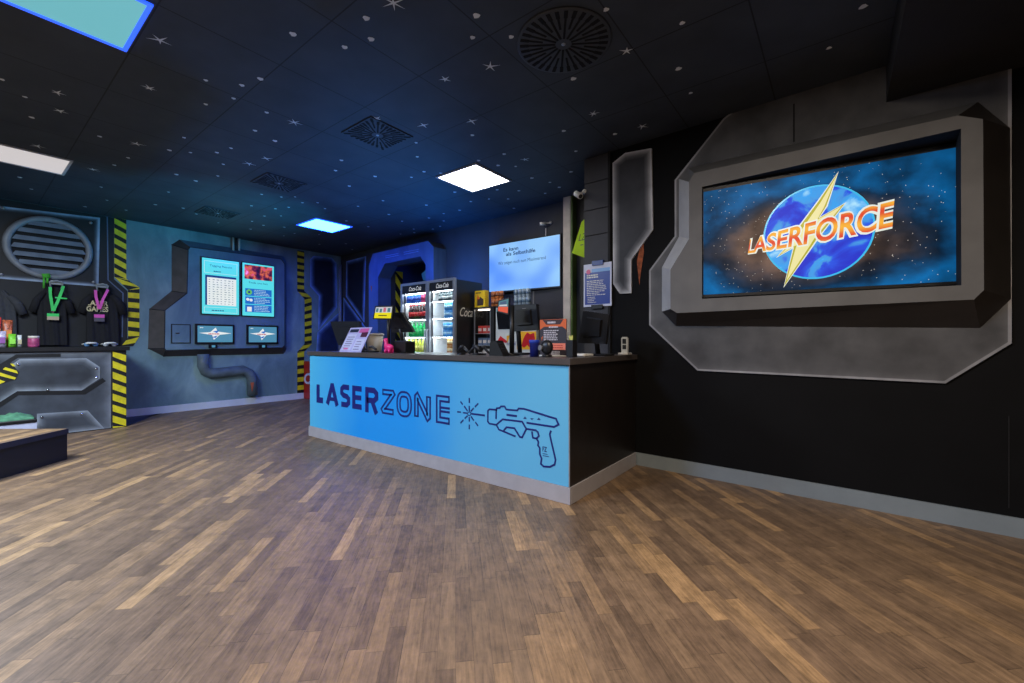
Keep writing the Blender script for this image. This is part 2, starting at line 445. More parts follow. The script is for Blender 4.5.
# ================================================================== walls
WB = M('wall_black_paint', (10, 10, 12), .72, noise=.25, scale=3, bump=.08)
WB.node_tree.nodes['Principled BSDF'].inputs['Specular IOR Level'].default_value = .18
WG = M('wall_charcoal_paint', (62, 62, 64), .7, noise=.12, scale=4)
def mottled(name, c0, c1, c2):
    m, n, l, b = nt(name)
    tc = n.new('ShaderNodeTexCoord'); mp = n.new('ShaderNodeMapping'); mp.inputs['Scale'].default_value = (1, 1, .55); l.new(tc.outputs['Object'], mp.inputs['Vector'])
    nz = n.new('ShaderNodeTexNoise'); nz.inputs['Scale'].default_value = 1.8; nz.inputs['Detail'].default_value = 7; nz.inputs['Distortion'].default_value = .6; nz.inputs['Roughness'].default_value = .6
    l.new(mp.outputs['Vector'], nz.inputs['Vector'])
    rp = n.new('ShaderNodeValToRGB'); e = rp.color_ramp.elements; e[0].position = .3; e[0].color = S(c0); e[1].position = .72; e[1].color = S(c2); q = e.new(.5); q.color = S(c1)
    l.new(nz.outputs['Fac'], rp.inputs['Fac']); l.new(rp.outputs['Color'], b.inputs['Base Color']); b.inputs['Roughness'].default_value = .6
    return m
WBL = mottled('wall_grey_blue_paint', (88, 116, 124), (112, 142, 150), (144, 174, 180))

a_end = RW.px(585, 250)[0]
wr = struct('wall_right', B().slab(RW, [(a_end, 0), (5.2, 0), (5.2, HT), (a_end, HT)], -.15, 0), WB)
# arch opening in the back wall
A0 = BW.px(373, 300)[0]
aR = BW.px(446.5, 300)[0]
archR = BW.P(aR, 0)
r_ = ray(432.6, 300); r2 = BW.N
# depth of the arch: where the ray of its front right edge crosses the plane of its right side
def depth_at(x, a):
    lo, hi = 0.0, 1.5
    for _ in range(40):
        mid = (lo + hi) / 2
        if BW.px(x, 300, mid)[0] < a: lo = mid
        else: hi = mid
    return lo
AD = depth_at(433.5, aR)
AD = min(max(AD, .15), .6)
oL, oR = BW.px(378, 300, AD)[0], BW.px(425.5, 300, AD)[0]
oT = BW.px(400, 260.5, AD)[1]
wb = struct('wall_back', B().slab(BW, [(-.2, 0), (7.6, 0), (7.6, HT), (-.2, HT)], -.1, 0, holes=[[(oL, .002), (oR, .002), (oR, oT), (oL, oT)]]), WG)
wl = struct('wall_left', B().slab(LW, [(-4.6, 0), (5.3, 0), (5.3, HT), (-4.6, HT)], -.12, 0), WBL)
struct('wall_front', B().box(-9.0, -4.7, 0, 3.8, -4.6, HT), WG)
struct('wall_side', B().box(3.7, -4.6, 0, 3.8, 5.0, HT), WG)

# pillar facing left of the right wall: stacked dark panels with narrow joints
b = B(); x0, x1 = RW.px(585.3, 250)[0], RW.px(608.8, 250)[0]
zs = [0.0, 1.03] + [RW.px(597, y)[1] for y in (275, 235, 209.5, 182)] + [HT - .004]
for z0, z1 in zip(zs, zs[1:]): b.prect(RW, (x0, z0 + .004, x1, z1 - .004), 0, .02)
struct('pillar_panel', b, M('pillar_charcoal', (60, 60, 65), .6), wr)
b = B(); b.prect(RW, (RW.px(609.2, 250)[0], 1.03, RW.px(611.5, 250)[0], HT - .005), 0, .03)
struct('cable_channel', b, MATTE, wr)

# skirting boards
SK = M('skirting_grey', (134, 144, 150), .4, noise=.06)
SKW = M('skirting_white', (214, 222, 230), .4, noise=.05)
struct('baseboard_right', B().prect(RW, (.0, 0, 5.2, .115), .001, .018), SK)
b = B(); lv = .98
b.prect(LW, (1.3, 0, 5.05, .115), .001, .018)
struct('baseboard_left', b, SKW)
struct('baseboard_back', B().prect(BW, (.1, 0, oL - .3, .115), .001, .018), SKW)
# thin dark blue floor patch beside the merchandise counter
p1, p2, p3 = on_z(126.5, 426.8, 0), on_z(160, 413, 0), on_z(126.5, 416, 0)
b = B(); b.hexa([Vector((p.x, p.y, .0)) for p in ((-7.7, p1.y, 0) and Vector((-7.66, p1.y, 0)), p2, Vector((-8.57, p2.y, 0)), Vector((-8.57, 1.2, 0)), Vector((-7.66, 1.2, 0)))], [Vector((p.x, p.y, .004)) for p in (Vector((-7.66, p1.y, 0)), p2, Vector((-8.57, p2.y, 0)), Vector((-8.57, 1.2, 0)), Vector((-7.66, 1.2, 0)))])
struct('trim_2', b, M('dark_blue_patch', (28, 50, 88), .5))

# airbrushed shapes on the right wall
GP = dict(k=2.203, ox=640, oy=80)
b = B().use(PAINT)
oct_ = RW.pts([(185,95),(78,222),(78,345),(22,420),(22,540),(128,640),(672,668),(817,580),(817,60),(560,20)], **GP)
top = []
for a, z in oct_: top.append((a, z))
top[0] = (RW.px(724, 121)[0], HT - .02); top[-2] = (top[-3][0], HT + .06); top[-1] = (top[0][0] + .15, HT + .06)
b.glow(RW, top, .07, .001, .02, (96, 96, 98), (78, 78, 80), line=(150, 150, 154), lw=.014)
struct('painted_octagon', b, None, wr)
b = B().use(PAINT)
b.glow(RW, RW.pts([(203,-62),(250,-100),(350,-118),(355,190),(273,305),(273,430),(230,432),(205,395)], k=3.794, ox=560, oy=180), .075, .001, .02, (205, 206, 210), (52, 52, 56))
struct('painted_bracket', b, None, wr)
b = B().use(M('orange_rust_paint', (150, 78, 44), .8, noise=.5, scale=30))
b.slab(RW, RW.pts([(637,262),(640,247),(643.5,240),(644,252),(640.5,275),(639.5,285)]), .001, .003)
struct('painted_rust_streak', b, None, wr)
# vertical joint in the octagon and power socket line at the far right
b = B().use(MATTE); b.prect(RW, RW.rect(793.5, 105, 795, 143), .02, .022); b.prect(RW, RW.rect(1008.3, 416, 1009.4, 508), .001, .003)
struct('wall_joint', b, None, wr)

# ------------------------------------------------------------------ wedge surround and the big screen on the right wall
FD = .22
O = RW.pts([(679,179),(679,236.6),(662,267.5),(662,311.5),(676,326),(980,328),(1011,299),(1010,128),(978,102),(688,168)], .02)
Fp = RW.pts([(689,182),(689,239),(670.4,269.7),(670.4,309),(677,313),(974,299.5),(984,290),(983,119),(958,115.5),(694.5,173)], FD)
hole = RW.pts([(702,186.9),(961,128.6),(961.4,285.2),(702,298.8)], FD)
t = thing('screen_surround', 'grey wedge shaped surround boxed around the large screen on the right wall', 'wall panel', RW.P(0.5, 1.0, 0))
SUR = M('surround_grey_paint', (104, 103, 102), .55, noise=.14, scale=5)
SURL = M('surround_lit_edge', (176, 178, 180), .5, noise=.1)  # left bevels: the light they catch is put into the colour
SURD = M('surround_shaded_edge', (52, 48, 46), .5, noise=.15)  # bottom and right bevels: shade put into the same grey
b = B(); b.use(SUR)
hv = hole
lo = [b.v(RW.P(a, z, .021)) for a, z in O]; hi = [b.v(RW.P(a, z, FD)) for a, z in Fp]
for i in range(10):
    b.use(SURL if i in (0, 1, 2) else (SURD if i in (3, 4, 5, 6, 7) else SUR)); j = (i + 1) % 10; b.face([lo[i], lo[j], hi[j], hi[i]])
b.use(SUR)
hvv = [b.v(RW.P(a, z, FD)) for a, z in hole]; hbb = [b.v(RW.P(a, z, .022)) for a, z in hole]
allv = hi + hvv
for q in tessellate_polygon([[Vector((a, z, 0)) for a, z in Fp], [Vector((a, z, 0)) for a, z in hole]]): b.face([allv[i] for i in q])
b.use(MATTE)
for i in range(4): b.face([hvv[i], hvv[(i + 1) % 4], hbb[(i + 1) % 4], hbb[i]])
b.face(hbb)
obj('wedge_frame', b, None, t)

tp = RW.P(RW.px(703.5, 243, .19)[0], 0, .19)
TV = Fr(tp.x, tp.y, 4.2)
t = thing('television', 'large television showing a globe with lightning bolt and LASERFORCE lettering', 'television', TV.P(.7, 1.4, 0))
sr = TV.pts([(703.5,192.1),(960.5,146.7),(960.5,281),(705,294.7)])
a0, a1 = sr[0][0], sr[1][0]; zt = (sr[0][1] + sr[1][1]) / 2; zb = (sr[2][1] + sr[3][1]) / 2
sq = [(a0, sr[3][1]), (a1, sr[2][1]), (a1, sr[1][1]), (a0, sr[0][1])]
e = .011
b = B(); b.slab(TV, [(a0 - e, zb - e - .01), (a1 + e, zb - e - .01), (a1 + e, zt + e + .02), (a0 - e, zt + e + .02)], -.03, -.001)
casing = obj('casing', b, BLACK, t)
def galaxy():
    m, n, l, b = nt('screen_galaxy')
    tc = n.new('ShaderNodeTexCoord')
    b.inputs['Base Color'].default_value = (.003, .003, .005, 1); b.inputs['Roughness'].default_value = .4; b.inputs['Specular IOR Level'].default_value = .1
    mp = n.new('ShaderNodeMapping'); mp.inputs['Scale'].default_value = (1, 1, 1.6); mp.inputs['Rotation'].default_value = (0, math.radians(-12), 0); l.new(tc.outputs['Object'], mp.inputs['Vector'])
    nz = n.new('ShaderNodeTexNoise'); nz.inputs['Scale'].default_value = 2.6; nz.inputs['Detail'].default_value = 7; l.new(mp.outputs['Vector'], nz.inputs['Vector'])
    # brown band of stars round the middle of the picture
    sg = n.new('ShaderNodeVectorMath'); sg.operation = 'LENGTH'
    mp2 = n.new('ShaderNodeMapping'); mp2.inputs['Scale'].default_value = (1.75, 1.75, 3.4); l.new(tc.outputs['Object'], mp2.inputs['Vector']); 
    mp2.inputs['Location'].default_value = (.05, 0, -1.62)
    l.new(mp2.outputs['Vector'], sg.inputs[0])
    a = n.new('ShaderNodeMath'); a.operation = 'ADD'; l.new(sg.outputs['Value'], a.inputs[0]); l.new(nz.outputs['Fac'], a.inputs[1])
    r = n.new('ShaderNodeValToRGB'); e = r.color_ramp.elements
    e[0].position = .0; e[0].color = S((140, 110, 90)); e[1].position = 1; e[1].color = S((8, 84, 136))
    for p, c in ((.55, (120, 96, 84)), (.66, (60, 62, 74)), (.75, (16, 52, 84)), (.86, (10, 104, 168))):
        q = e.new(p); q.color = S(c)
    dv = n.new('ShaderNodeMath'); dv.operation = 'MULTIPLY'; dv.inputs[1].default_value = .45; l.new(a.outputs[0], dv.inputs[0]); l.new(dv.outputs[0], r.inputs['Fac'])
    n2 = n.new('ShaderNodeTexNoise'); n2.inputs['Scale'].default_value = 4; n2.inputs['Detail'].default_value = 4; l.new(tc.outputs['Object'], n2.inputs['Vector'])
    mr = n.new('ShaderNodeMapRange'); mr.inputs['From Min'].default_value = .35; mr.inputs['From Max'].default_value = .65; mr.inputs['To Min'].default_value = .25; mr.inputs['To Max'].default_value = 1.05; l.new(n2.outputs['Fac'], mr.inputs['Value'])
    mx = n.new('ShaderNodeMix'); mx.data_type = 'RGBA'; mx.blend_type = 'MULTIPLY'; mx.inputs['Factor'].default_value = 1; l.new(r.outputs['Color'], mx.inputs['A']); l.new(mr.outputs['Result'], mx.inputs['B'])
    vo = n.new('ShaderNodeTexVoronoi'); vo.inputs['Scale'].default_value = 38; l.new(tc.outputs['Object'], vo.inputs['Vector'])
    lt = n.new('ShaderNodeMath'); lt.operation = 'LESS_THAN'; lt.inputs[1].default_value = .085; l.new(vo.outputs['Distance'], lt.inputs[0])
    m2 = n.new('ShaderNodeMix'); m2.data_type = 'RGBA'; l.new(lt.outputs[0], m2.inputs['Factor']); l.new(mx.outputs['Result'], m2.inputs['A']); m2.inputs['B'].default_value = S((225, 215, 205))
    l.new(m2.outputs['Result'], b.inputs['Emission Color']); b.inputs['Emission Strength'].default_value = 1
    return m
pic = thing  # noqa
b = B(); b.slab(TV, sq, -.001, .001); picture = obj('display', b, galaxy(), t)
# the picture's globe, bolt and letters
def q8(L): return TV.pts(L, k=4.878, ox=730, oy=160)
cx_, cz_ = q8([(420, 352)])[0]; rx = (q8([(692, 352)])[0][0] - q8([(148, 352)])[0][0]) / 2; rz = (q8([(420, 125)])[0][1] - q8([(420, 582)])[0][1]) / 2
def disc(b, fr, cx, cz, rx, rz, d, n=48, tilt=0.0):
    V = [b.v(fr.P(cx + rx * math.cos(t) * math.cos(tilt) - rz * math.sin(t) * math.sin(tilt), cz + rx * math.cos(t) * math.sin(tilt) + rz * math.sin(t) * math.cos(tilt), d)) for t in [2 * PI * k / n for k in range(n)]]
    b.face(V)
def globe_mat():
    m, n, l, b = nt('screen_globe'); tc = n.new('ShaderNodeTexCoord')
    b.inputs['Base Color'].default_value = (.005, .005, .01, 1)
    nz = n.new('ShaderNodeTexNoise'); nz.inputs['Scale'].default_value = 4.2; nz.inputs['Detail'].default_value = 5; nz.inputs['Distortion'].default_value = .8; l.new(tc.outputs['Object'], nz.inputs['Vector'])
    r = n.new('ShaderNodeValToRGB'); e = r.color_ramp.elements; e[0].position = .40; e[0].color = S((12, 40, 200)); e[1].position = .72; e[1].color = S((190, 240, 255))
    for p, c in ((.49, (18, 80, 225)), (.53, (60, 150, 225)), (.60, (40, 160, 240))): q = e.new(p); q.color = S(c)
    l.new(nz.outputs['Fac'], r.inputs['Fac']); l.new(r.outputs['Color'], b.inputs['Emission Color']); b.inputs['Emission Strength'].default_value = 1
    return m
b = B(); b.use(_scr('screen_globe_rim', (60, 190, 240), 1)); disc(b, TV, cx_, cz_, rx * 1.0, rz * 1.0, .002)
b.use(globe_mat()); disc(b, TV, cx_, cz_, rx * .965, rz * .965, .003)
obj('globe_picture', b, None, picture)
BOLT_W = _scr('screen_bolt_white', (240, 245, 235), 1); BOLT = _scr('screen_bolt_yellow', (246, 236, 168), 1); BOLT_O = _scr('screen_bolt_olive', (188, 178, 40), 1)
bolt = [(525,65),(432,300),(560,215),(395,415),(330,500),(265,615),(318,430),(232,472),(350,310),(425,210)]
bolt = [(525,65),(470,225),(432,285),(560,213),(420,390),(400,420),(265,615),(312,425),(232,472),(300,400),(345,318),(430,205)]
def scale_px(L, k, cx=400, cy=340): return [(cx + (x - cx) * k + (0), cy + (y - cy) * k) for x, y in L]
def polyf(b, fr, poly, d):
    V = [b.v(fr.P(a, z, d)) for a, z in poly]
    for q in tessellate_polygon([[Vector((a, z, 0)) for a, z in poly]]): b.face([V[i] for i in q])
b = B(); b.use(BOLT_W); P_ = q8(bolt)
b.stroke(TV, P_, .016, .0031, .0035, closed=True); b.use(BOLT_O); polyf(b, TV, P_, .0042)
b.use(BOLT); polyf(b, TV, q8([(522,75),(460,228),(425,292),(545,225),(410,385),(392,415),(275,592),(325,415),(245,462),(310,400),(360,325),(440,210)]), .005)
obj('bolt_picture', b, None, picture)
def warp_lf(grow):
    def w(t, y):
        x = 88 + (792 - 88) * (t ** 1.28); k = (x - 88) / 704
        y0, y1 = 455 + (322 - 455) * k + 8 * math.sin(PI * k), 388 + (198 - 388) * k - 5 * math.sin(PI * k)
        yy = y0 + (y1 - y0) * (y * .98)
        return q8([(x + 10 * y, yy)])[0]
    return w
b = B(); b.use(BOLT_W); b.text(TV, 'LASERFORCE', 0, 0, 1, d=.006, offset=.075, warp=warp_lf(0))
def orange():
    m, n, l, b = nt('screen_lettering_orange'); tc = n.new('ShaderNodeTexCoord'); b.inputs['Base Color'].default_value = (.01, .005, .005, 1)
    sx = n.new('ShaderNodeSeparateXYZ'); l.new(tc.outputs['Object'], sx.inputs[0])
    nz = n.new('ShaderNodeTexWave'); nz.bands_direction = 'Z'; nz.inputs['Scale'].default_value = 2.6; nz.inputs['Distortion'].default_value = 2.0; l.new(tc.outputs['Object'], nz.inputs['Vector'])
    r = n.new('ShaderNodeValToRGB'); r.color_ramp.elements[0].color = S((222, 66, 36)); r.color_ramp.elements[1].color = S((246, 176, 50)); l.new(nz.outputs['Fac'], r.inputs['Fac'])
    l.new(r.outputs['Color'], b.inputs['Emission Color']); b.inputs['Emission Strength'].default_value = 1
    return m
b.use(orange()); b.text(TV, 'LASERFORCE', 0, 0, 1, d=.0072, offset=.022, warp=warp_lf(0))
obj('lettering_picture', b, None, picture)

# ================================================================== reception counter
cz1, cz0 = 1.03, .985
CL, CR = -5.14, -1.511
t = thing('reception_counter', 'long bright blue fronted reception counter lettered LASERZONE', 'counter', (-3.3, 2.64, 0))
b = B(); b.box(CL, 2.64, .002, CR, 3.24, cz0); b.box(CR - .62, 3.24, .002, CR, 3.862, cz0)
obj('body', b, M('counter_dark_wood', (30, 25, 23), .42, noise=.25, scale=6, stretch=(6, 6, .6)), t)
b = B()
b.slab(Fr(0, 0), [(0, 0)] * 0 or [(0, 0), (0, 0)] , 0, 0) if False else None
def Lprism(b, pts, z0, z1): b.hexa([Vector((x, y, z0)) for x, y in pts], [Vector((x, y, z1)) for x, y in pts])
Lprism(b, [(CL - .02, 2.61), (CR + .02, 2.61), (CR + .02, 3.858), (CR - .64, 3.858), (CR - .64, 3.27), (CL - .02, 3.27)], cz0 + .001, cz1)
obj('worktop', b, M('worktop_grey_brown', (78, 72, 70), .35, noise=.1), t)
def azure():  # deep azure in the middle, paler towards both ends
    m, n, l, b = nt('azure_front'); tc = n.new('ShaderNodeTexCoord'); sx = n.new('ShaderNodeSeparateXYZ'); l.new(tc.outputs['Object'], sx.inputs[0])
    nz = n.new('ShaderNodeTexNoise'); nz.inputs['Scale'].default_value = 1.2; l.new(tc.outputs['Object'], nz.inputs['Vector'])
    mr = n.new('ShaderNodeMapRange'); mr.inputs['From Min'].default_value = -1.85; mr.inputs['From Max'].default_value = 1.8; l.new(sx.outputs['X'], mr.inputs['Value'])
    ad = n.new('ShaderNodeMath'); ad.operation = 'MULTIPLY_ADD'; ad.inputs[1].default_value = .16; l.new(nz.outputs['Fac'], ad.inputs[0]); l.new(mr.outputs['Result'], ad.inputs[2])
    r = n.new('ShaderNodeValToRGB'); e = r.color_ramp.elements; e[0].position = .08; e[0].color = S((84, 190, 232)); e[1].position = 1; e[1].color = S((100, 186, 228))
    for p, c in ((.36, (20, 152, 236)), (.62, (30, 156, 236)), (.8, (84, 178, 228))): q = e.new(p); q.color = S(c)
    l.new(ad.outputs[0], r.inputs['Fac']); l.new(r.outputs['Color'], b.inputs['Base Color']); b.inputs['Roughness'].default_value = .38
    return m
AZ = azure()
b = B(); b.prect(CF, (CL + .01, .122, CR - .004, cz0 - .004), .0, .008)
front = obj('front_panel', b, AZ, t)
b = B(); b.box(CL - .004, 2.622, .002, CR + .012, 2.639, .12); b.box(CR + .001, 2.64, .002, CR + .014, 3.845, .12)
for a in (-2.75, -3.9): pass
obj('kickboard', b, M('kickboard_grey', (176, 172, 176), .35, .1, noise=.06), t)
b = B(); b.box(CR - .003, 2.628, .122, CR + .005, 2.636, cz0 - .004); obj('edge_strip', b, ALU, t)
# lettering
NAVY = M('navy_print', (18, 26, 112), .45, noise=.03)
NV = .0085
b = B().use(NAVY)
def lx(x): return CF.px(x, 400, .008)[0]
zT, zB = CF.px(317, 381.9, .008)[1], CF.px(317, 402.8, .008)[1]
zT2, zB2 = CF.px(451, 395.6, .008)[1], CF.px(451, 424.6, .008)[1]
zT = (zT + zT2) / 2; zB = (zB + zB2) / 2; Hh = zT - zB
def let(x0, x1, pts): return [(x0 + (x1 - x0) * u, zB + Hh * v) for u, v in pts]
sw = Hh * .27; h_ = .5 * sw / Hh
def thick(x0, x1, pts, w=sw):
    e = w / 2; b.stroke(CF, [(min(max(a, x0 + e), x1 - e), min(max(z, zB + e), zT - e)) for a, z in let(x0, x1, pts)], w, .008, NV + .002)
L_ = [(316.7, 324.6), (326.2, 338.5), (340, 350.6), (352.4, 363.2), (365.4, 378.8)]
L_ = [(lx(a), lx(c)) for a, c in L_]
thick(*L_[0], [(0, 1), (0, 0), (1, 0)], sw)
x0, x1 = L_[1]; e = sw * .5; m = (x0 + x1) / 2
b.stroke(CF, [(x0 + e * .8, zB), (m - e * .1, zT - e * .6)], sw * .95, .008, NV + .002); b.stroke(CF, [(x1 - e * .8, zB), (m + e * .1, zT - e * .6)], sw * .95, .008, NV + .003)
b.stroke(CF, [(x0 + sw, zB + Hh * .27), (x1 - sw, zB + Hh * .27)], sw * .6, .008, NV + .0035); b.prect(CF, (m - e * 1.0, zT - sw * .8, m + e * 1.0, zT), .008, NV + .0015)
def inner(x0, x1, pts): return [(x0 + sw * .42 + (x1 - x0 - sw * .84) * u, zB + sw * .42 + (Hh - sw * .84) * v) for u, v in pts]
sw2 = sw * .84
b.stroke(CF, inner(*L_[2], [(1, 1), (.3, 1), (.06, .88), (.06, .64), (.3, .52), (.7, .48), (.94, .36), (.94, .12), (.7, 0), (0, 0)]), sw2, .008, NV + .002)
b.stroke(CF, inner(*L_[3], [(1, 1), (0, 1), (0, 0), (1, 0)]), sw2, .008, NV + .002); b.stroke(CF, inner(*L_[3], [(0, .5), (.95, .5)]), sw2 * .9, .008, NV + .003)
b.stroke(CF, inner(*L_[4], [(0, -.22), (0, 1), (.7, 1), (.95, .85), (.95, .6), (.7, .45), (0, .45)]), sw2, .008, NV + .002); b.stroke(CF, inner(*L_[4], [(.5, .45), (.95, -.22)]), sw2, .008, NV + .003)
Z_ = [(381, 395.2), (396.5, 412), (414.2, 431), (436, 451.7)]
Z_ = [(lx(a), lx(c)) for a, c in Z_]
tw, of = Hh * .075, Hh * .088
def dbl(x0, x1, pts, closed=False):
    P2 = [(x0 + sw * .48 + (x1 - x0 - sw * .96) * u, zB + sw * .45 + (Hh - sw * .9) * v) for u, v in pts]
    for o in (of, -of): b.stroke(CF, P2, tw, .008, NV + .002, closed=closed, off=o)
    if not closed:
        for p, q in ((P2[0], P2[1]), (P2[-1], P2[-2])):
            d = (Vector(q) - Vector(p)).normalized(); nn = Vector((-d.y, d.x)); p = Vector(p)
            b.stroke(CF, [tuple(p + nn * (of + tw / 2)), tuple(p - nn * (of + tw / 2))], tw * .8, .008, NV + .002)
dbl(*Z_[0], [(0, 1), (.94, 1), (1, .93), (0, .07), (.06, 0), (1, 0)])
dbl(*Z_[1], [(.5 + .5 * math.copysign(abs(math.cos(t)) ** .75, math.cos(t)), .5 + .5 * math.copysign(abs(math.sin(t)) ** .75, math.sin(t))) for t in [2 * PI * k / 20 for k in range(20)]], True)
dbl(*Z_[2], [(0, 0), (0, .95), (.07, 1), (.93, 0), (1, .05), (1, 1)])
dbl(*Z_[3], [(1, 1), (0, 1), (0, 0), (1, 0)])
x0, x1 = Z_[3]; P2 = [(x0 + sw * .7, zB + Hh * .5), (x1 - sw * .35, zB + Hh * .5)]
b.stroke(CF, P2, tw, .008, NV + .003, off=tw * .9); b.stroke(CF, P2, tw, .008, NV + .003, off=-tw * .9)
obj('lettering', b, None, front)
# burst and drawn laser gun
b = B().use(NAVY)
G = lambda L: CF.pts(L, .008, 7.592, 450, 390)
def gs(L, w=.0135, closed=False): b.stroke(CF, G(L), w, .008, NV + .002, closed)
for L in ([(147,60),(147,98)],[(147,120),(147,160)],[(147,205),(147,240)],[(147,262),(147,298)],[(80,88),(97,110)],[(108,122),(134,160)],[(215,102),(190,128)],[(180,138),(158,162)],
          [(55,165),(82,168)],[(100,172),(130,176)],[(80,250),(103,226)],[(112,216),(134,196)],[(213,272),(193,243)],[(182,232),(160,200)]): gs(L, .0125)
gs([(165,180),(265,193)], .015)
gs([(147 + 13 * math.cos(t), 180 + 15 * math.sin(t)) for t in [2 * PI * k / 8 for k in range(8)]], .007, True)
obj('laser_burst_drawing', b, None, front); b = B().use(NAVY)
gs([(350,220),(352,150),(300,146),(288,158),(288,240),(300,255),(352,264)]); gs([(352,160),(355,138),(378,136),(388,124),(415,124),(428,148),(512,155),(522,140),(560,142),(805,218),(825,262),(790,280),(582,248)])
gs([(352,264),(400,222),(548,240),(580,295),(548,360),(530,355),(490,290),(430,282),(408,308)]); gs([(352,264),(372,300),(498,352)])
gs([(430,188),(508,198)], .016); gs([(580,295),(650,305),(668,320),(676,348),(658,368),(630,362),(622,315)])
gs([(658,368),(672,395),(668,420),(682,440),(682,485),(696,520),(690,560),(712,580),(760,583),(795,565),(802,530),(765,370),(758,335),(768,308)])
for x in (570, 622, 675):
    s_ = -1 if x == 622 else 1; polyf(b, CF, G([(x - 14, 212 + (8 if x > 600 else 0) + s_ * 6), (x + 14, 214 + (8 if x > 600 else 0) + s_ * 6), (x, 210 + (8 if x > 600 else 0) - s_ * 9)]), NV + .001)
obj('laser_gun_drawing', b, None, front); b = B().use(NAVY); f0 = G([(703, 475)])[0]; b.text(CF, 'FZ', f0[0], f0[1] + .01, .036, NV + .001, offset=.02); b.lines(CF, (*G([(705, 505)])[0], *G([(760, 485)])[0]), 2, NV + .001, .4)
obj('grip_lettering', b, None, front)

# ================================================================== ceiling lights and air vents
def em_mat(name, col, k):
    m, n, l, b = nt(name); b.inputs['Base Color'].default_value = (.1, .1, .1, 1)
    b.inputs['Emission Color'].default_value = (*col, 1); b.inputs['Emission Strength'].default_value = k
    return m
FR_ = M('panel_frame_white', (190, 190, 192), .5)
def tile_at(i, j): return (-1.68 + .645 * i, 1.965 + .645 * j)
def clight(i, j, label, em, fm, dv=0.0):
    x, y = tile_at(i, j); y += dv; t = thing('ceiling_light', label, 'ceiling light', (x + .325, y + .325, HT))
    b = B(); g = .02; w = .022; zz = HT - .012
    for (p, q, r, s_) in ((g, g, .65 - g, g + w), (g, .65 - g - w, .65 - g, .65 - g), (g, g + w, g + w, .65 - g - w), (.65 - g - w, g + w, .65 - g, .65 - g - w)): b.box(x + p, y + q, zz, x + r, y + s_, HT - .001)
    obj('frame', b, fm, t)
    b = B(); b.box(x + g + w, y + g + w, HT - .007, x + .65 - g - w, y + .65 - g - w, HT - .001); obj('diffuser', b, em, t)
    return t
BF = em_mat('blue_edge_glow', (.02, .10, 1.0), 1.6)
clight(-3, 2, 'square white ceiling light glowing above the reception counter', em_mat('light_warm_white', (1, .93, .84), 15), FR_)
clight(-8, 2, 'small far ceiling light with blue glowing edges above the left corner', em_mat('light_blue', (.012, .09, 1.0), 45), BF)
clight(-3, -3, 'large turquoise ceiling light with blue edges at the top left', em_mat('light_turquoise', (.15, .50, .56), .9), BF)
clight(-8, -3, 'dim white ceiling light above the merchandise counter', em_mat('light_dim', (.60, .56, .56), 1.0), FR_, .07)
VM = M('vent_black', (34, 35, 37), .5); SLOT = M('vent_slot_black', (3, 3, 4), .9)
VP_ = M('vent_plate', (56, 62, 70), .6)
def vent(i, j, label, rnd, dx=0.0):
    x, y = tile_at(i, j); x += dx; cx, cy = x + .325, y + .325; R = .29 if rnd else .22; t = thing('ceiling_vent', label, 'air vent', (cx, cy, HT), 'swirl air vents in the ceiling')
    b = B()
    if rnd: b.lathe([(R, -.001), (R, -.006), (R - .01, -.010), (.02, -.010)], cx, cy, HT, 40)
    else: b.box(cx - R, cy - R, HT - .010, cx + R, cy + R, HT - .001)
    obj('plate', b, VP_, t)
    b = B(); n = 32
    for k in range(n):
        th = 2 * PI * k / n; mr = R - .02 if rnd else (R - .015) / max(abs(math.cos(th)), abs(math.sin(th)))
        for r0, r1 in (((.05 if k % 2 else .13), mr * .80), (mr * .80, mr)):
            if r1 <= r0: continue
            w = .0065 + .005 * (r0 > .15); c, s_ = math.cos(th), math.sin(th)
            q = [(r0, -w), (r1, -w), (r1, w), (r0, w)]
            q = [(cx + p * c - o * s_, cy + p * s_ + o * c) for p, o in q]
            b.hexa([Vector((p, o, HT - .0125)) for p, o in q], [Vector((p, o, HT - .0101)) for p, o in q])
    obj('slots', b, SLOT, t)
    b = B(); b.lathe([(.0, -.014), (.012, -.013), (.014, -.0101)], cx, cy, HT, 12); obj('screw_cap', b, ALU, t)
vent(0, 0, 'large round slotted air vent nearest in the ceiling', True)
vent(-3, 0, 'square slotted air vent, second from the camera in the ceiling', False, .02)
vent(-6, 0, 'square slotted air vent, third from the camera above the portrait screens', False, .05)
vent(-9, 0, 'farthest small square slotted air vent above the wall console', False, .08)

# ================================================================== left wall: hazard bands, console, pipe, neon shapes
k28 = dict(k=2.85, ox=60, oy=200)
def hz(fr, parent, segs, name='hazard_band', d1=.006):
    b = B()
    for (L0, R0, L1, R1, n, sl, ph) in segs: b.hazard(fr, fr.px(*L0), fr.px(*R0), fr.px(*L1), fr.px(*R1), n, sl, .56, .0005, d1, .002, ph)
    return struct(name, b, None, parent)
hz(LW, wl, [((114.3,217.5),(126.2,219.4),(114.3,277),(126.2,279),6,.45,.05), ((114.3,277),(126.2,279),(128,290),(139.3,287.5),1,.6,.0), ((128,290),(139.3,287.5),(128,338),(139.3,336),5,.35,.25), ((128,338),(139.3,336),(121,346.3),(133,346.3),1,-.2,.3)])
hz(LW, wl, [((297.2,250.5),(304,251.5),(297.2,291),(304,291),6,.1,.1), ((297.2,291),(304,291),(304.5,299),(311.5,298),1,.3,.1), ((304.5,299),(311.5,298),(304.5,344),(311.5,344),6,-.15,.1), ((304.5,344),(311.5,344),(297.2,352),(304,352),1,-.3,.2), ((297.2,352),(304,352),(297.2,393),(304,393),5,-.1,.1)])
BLUE_E, BLUE_I = (120, 160, 225), (16, 22, 38)
b = B().use(PAINT)
kk = dict(k=6.827, ox=300, oy=230)
def clampz(L): return [(a, max(z, .12)) for a, z in L]
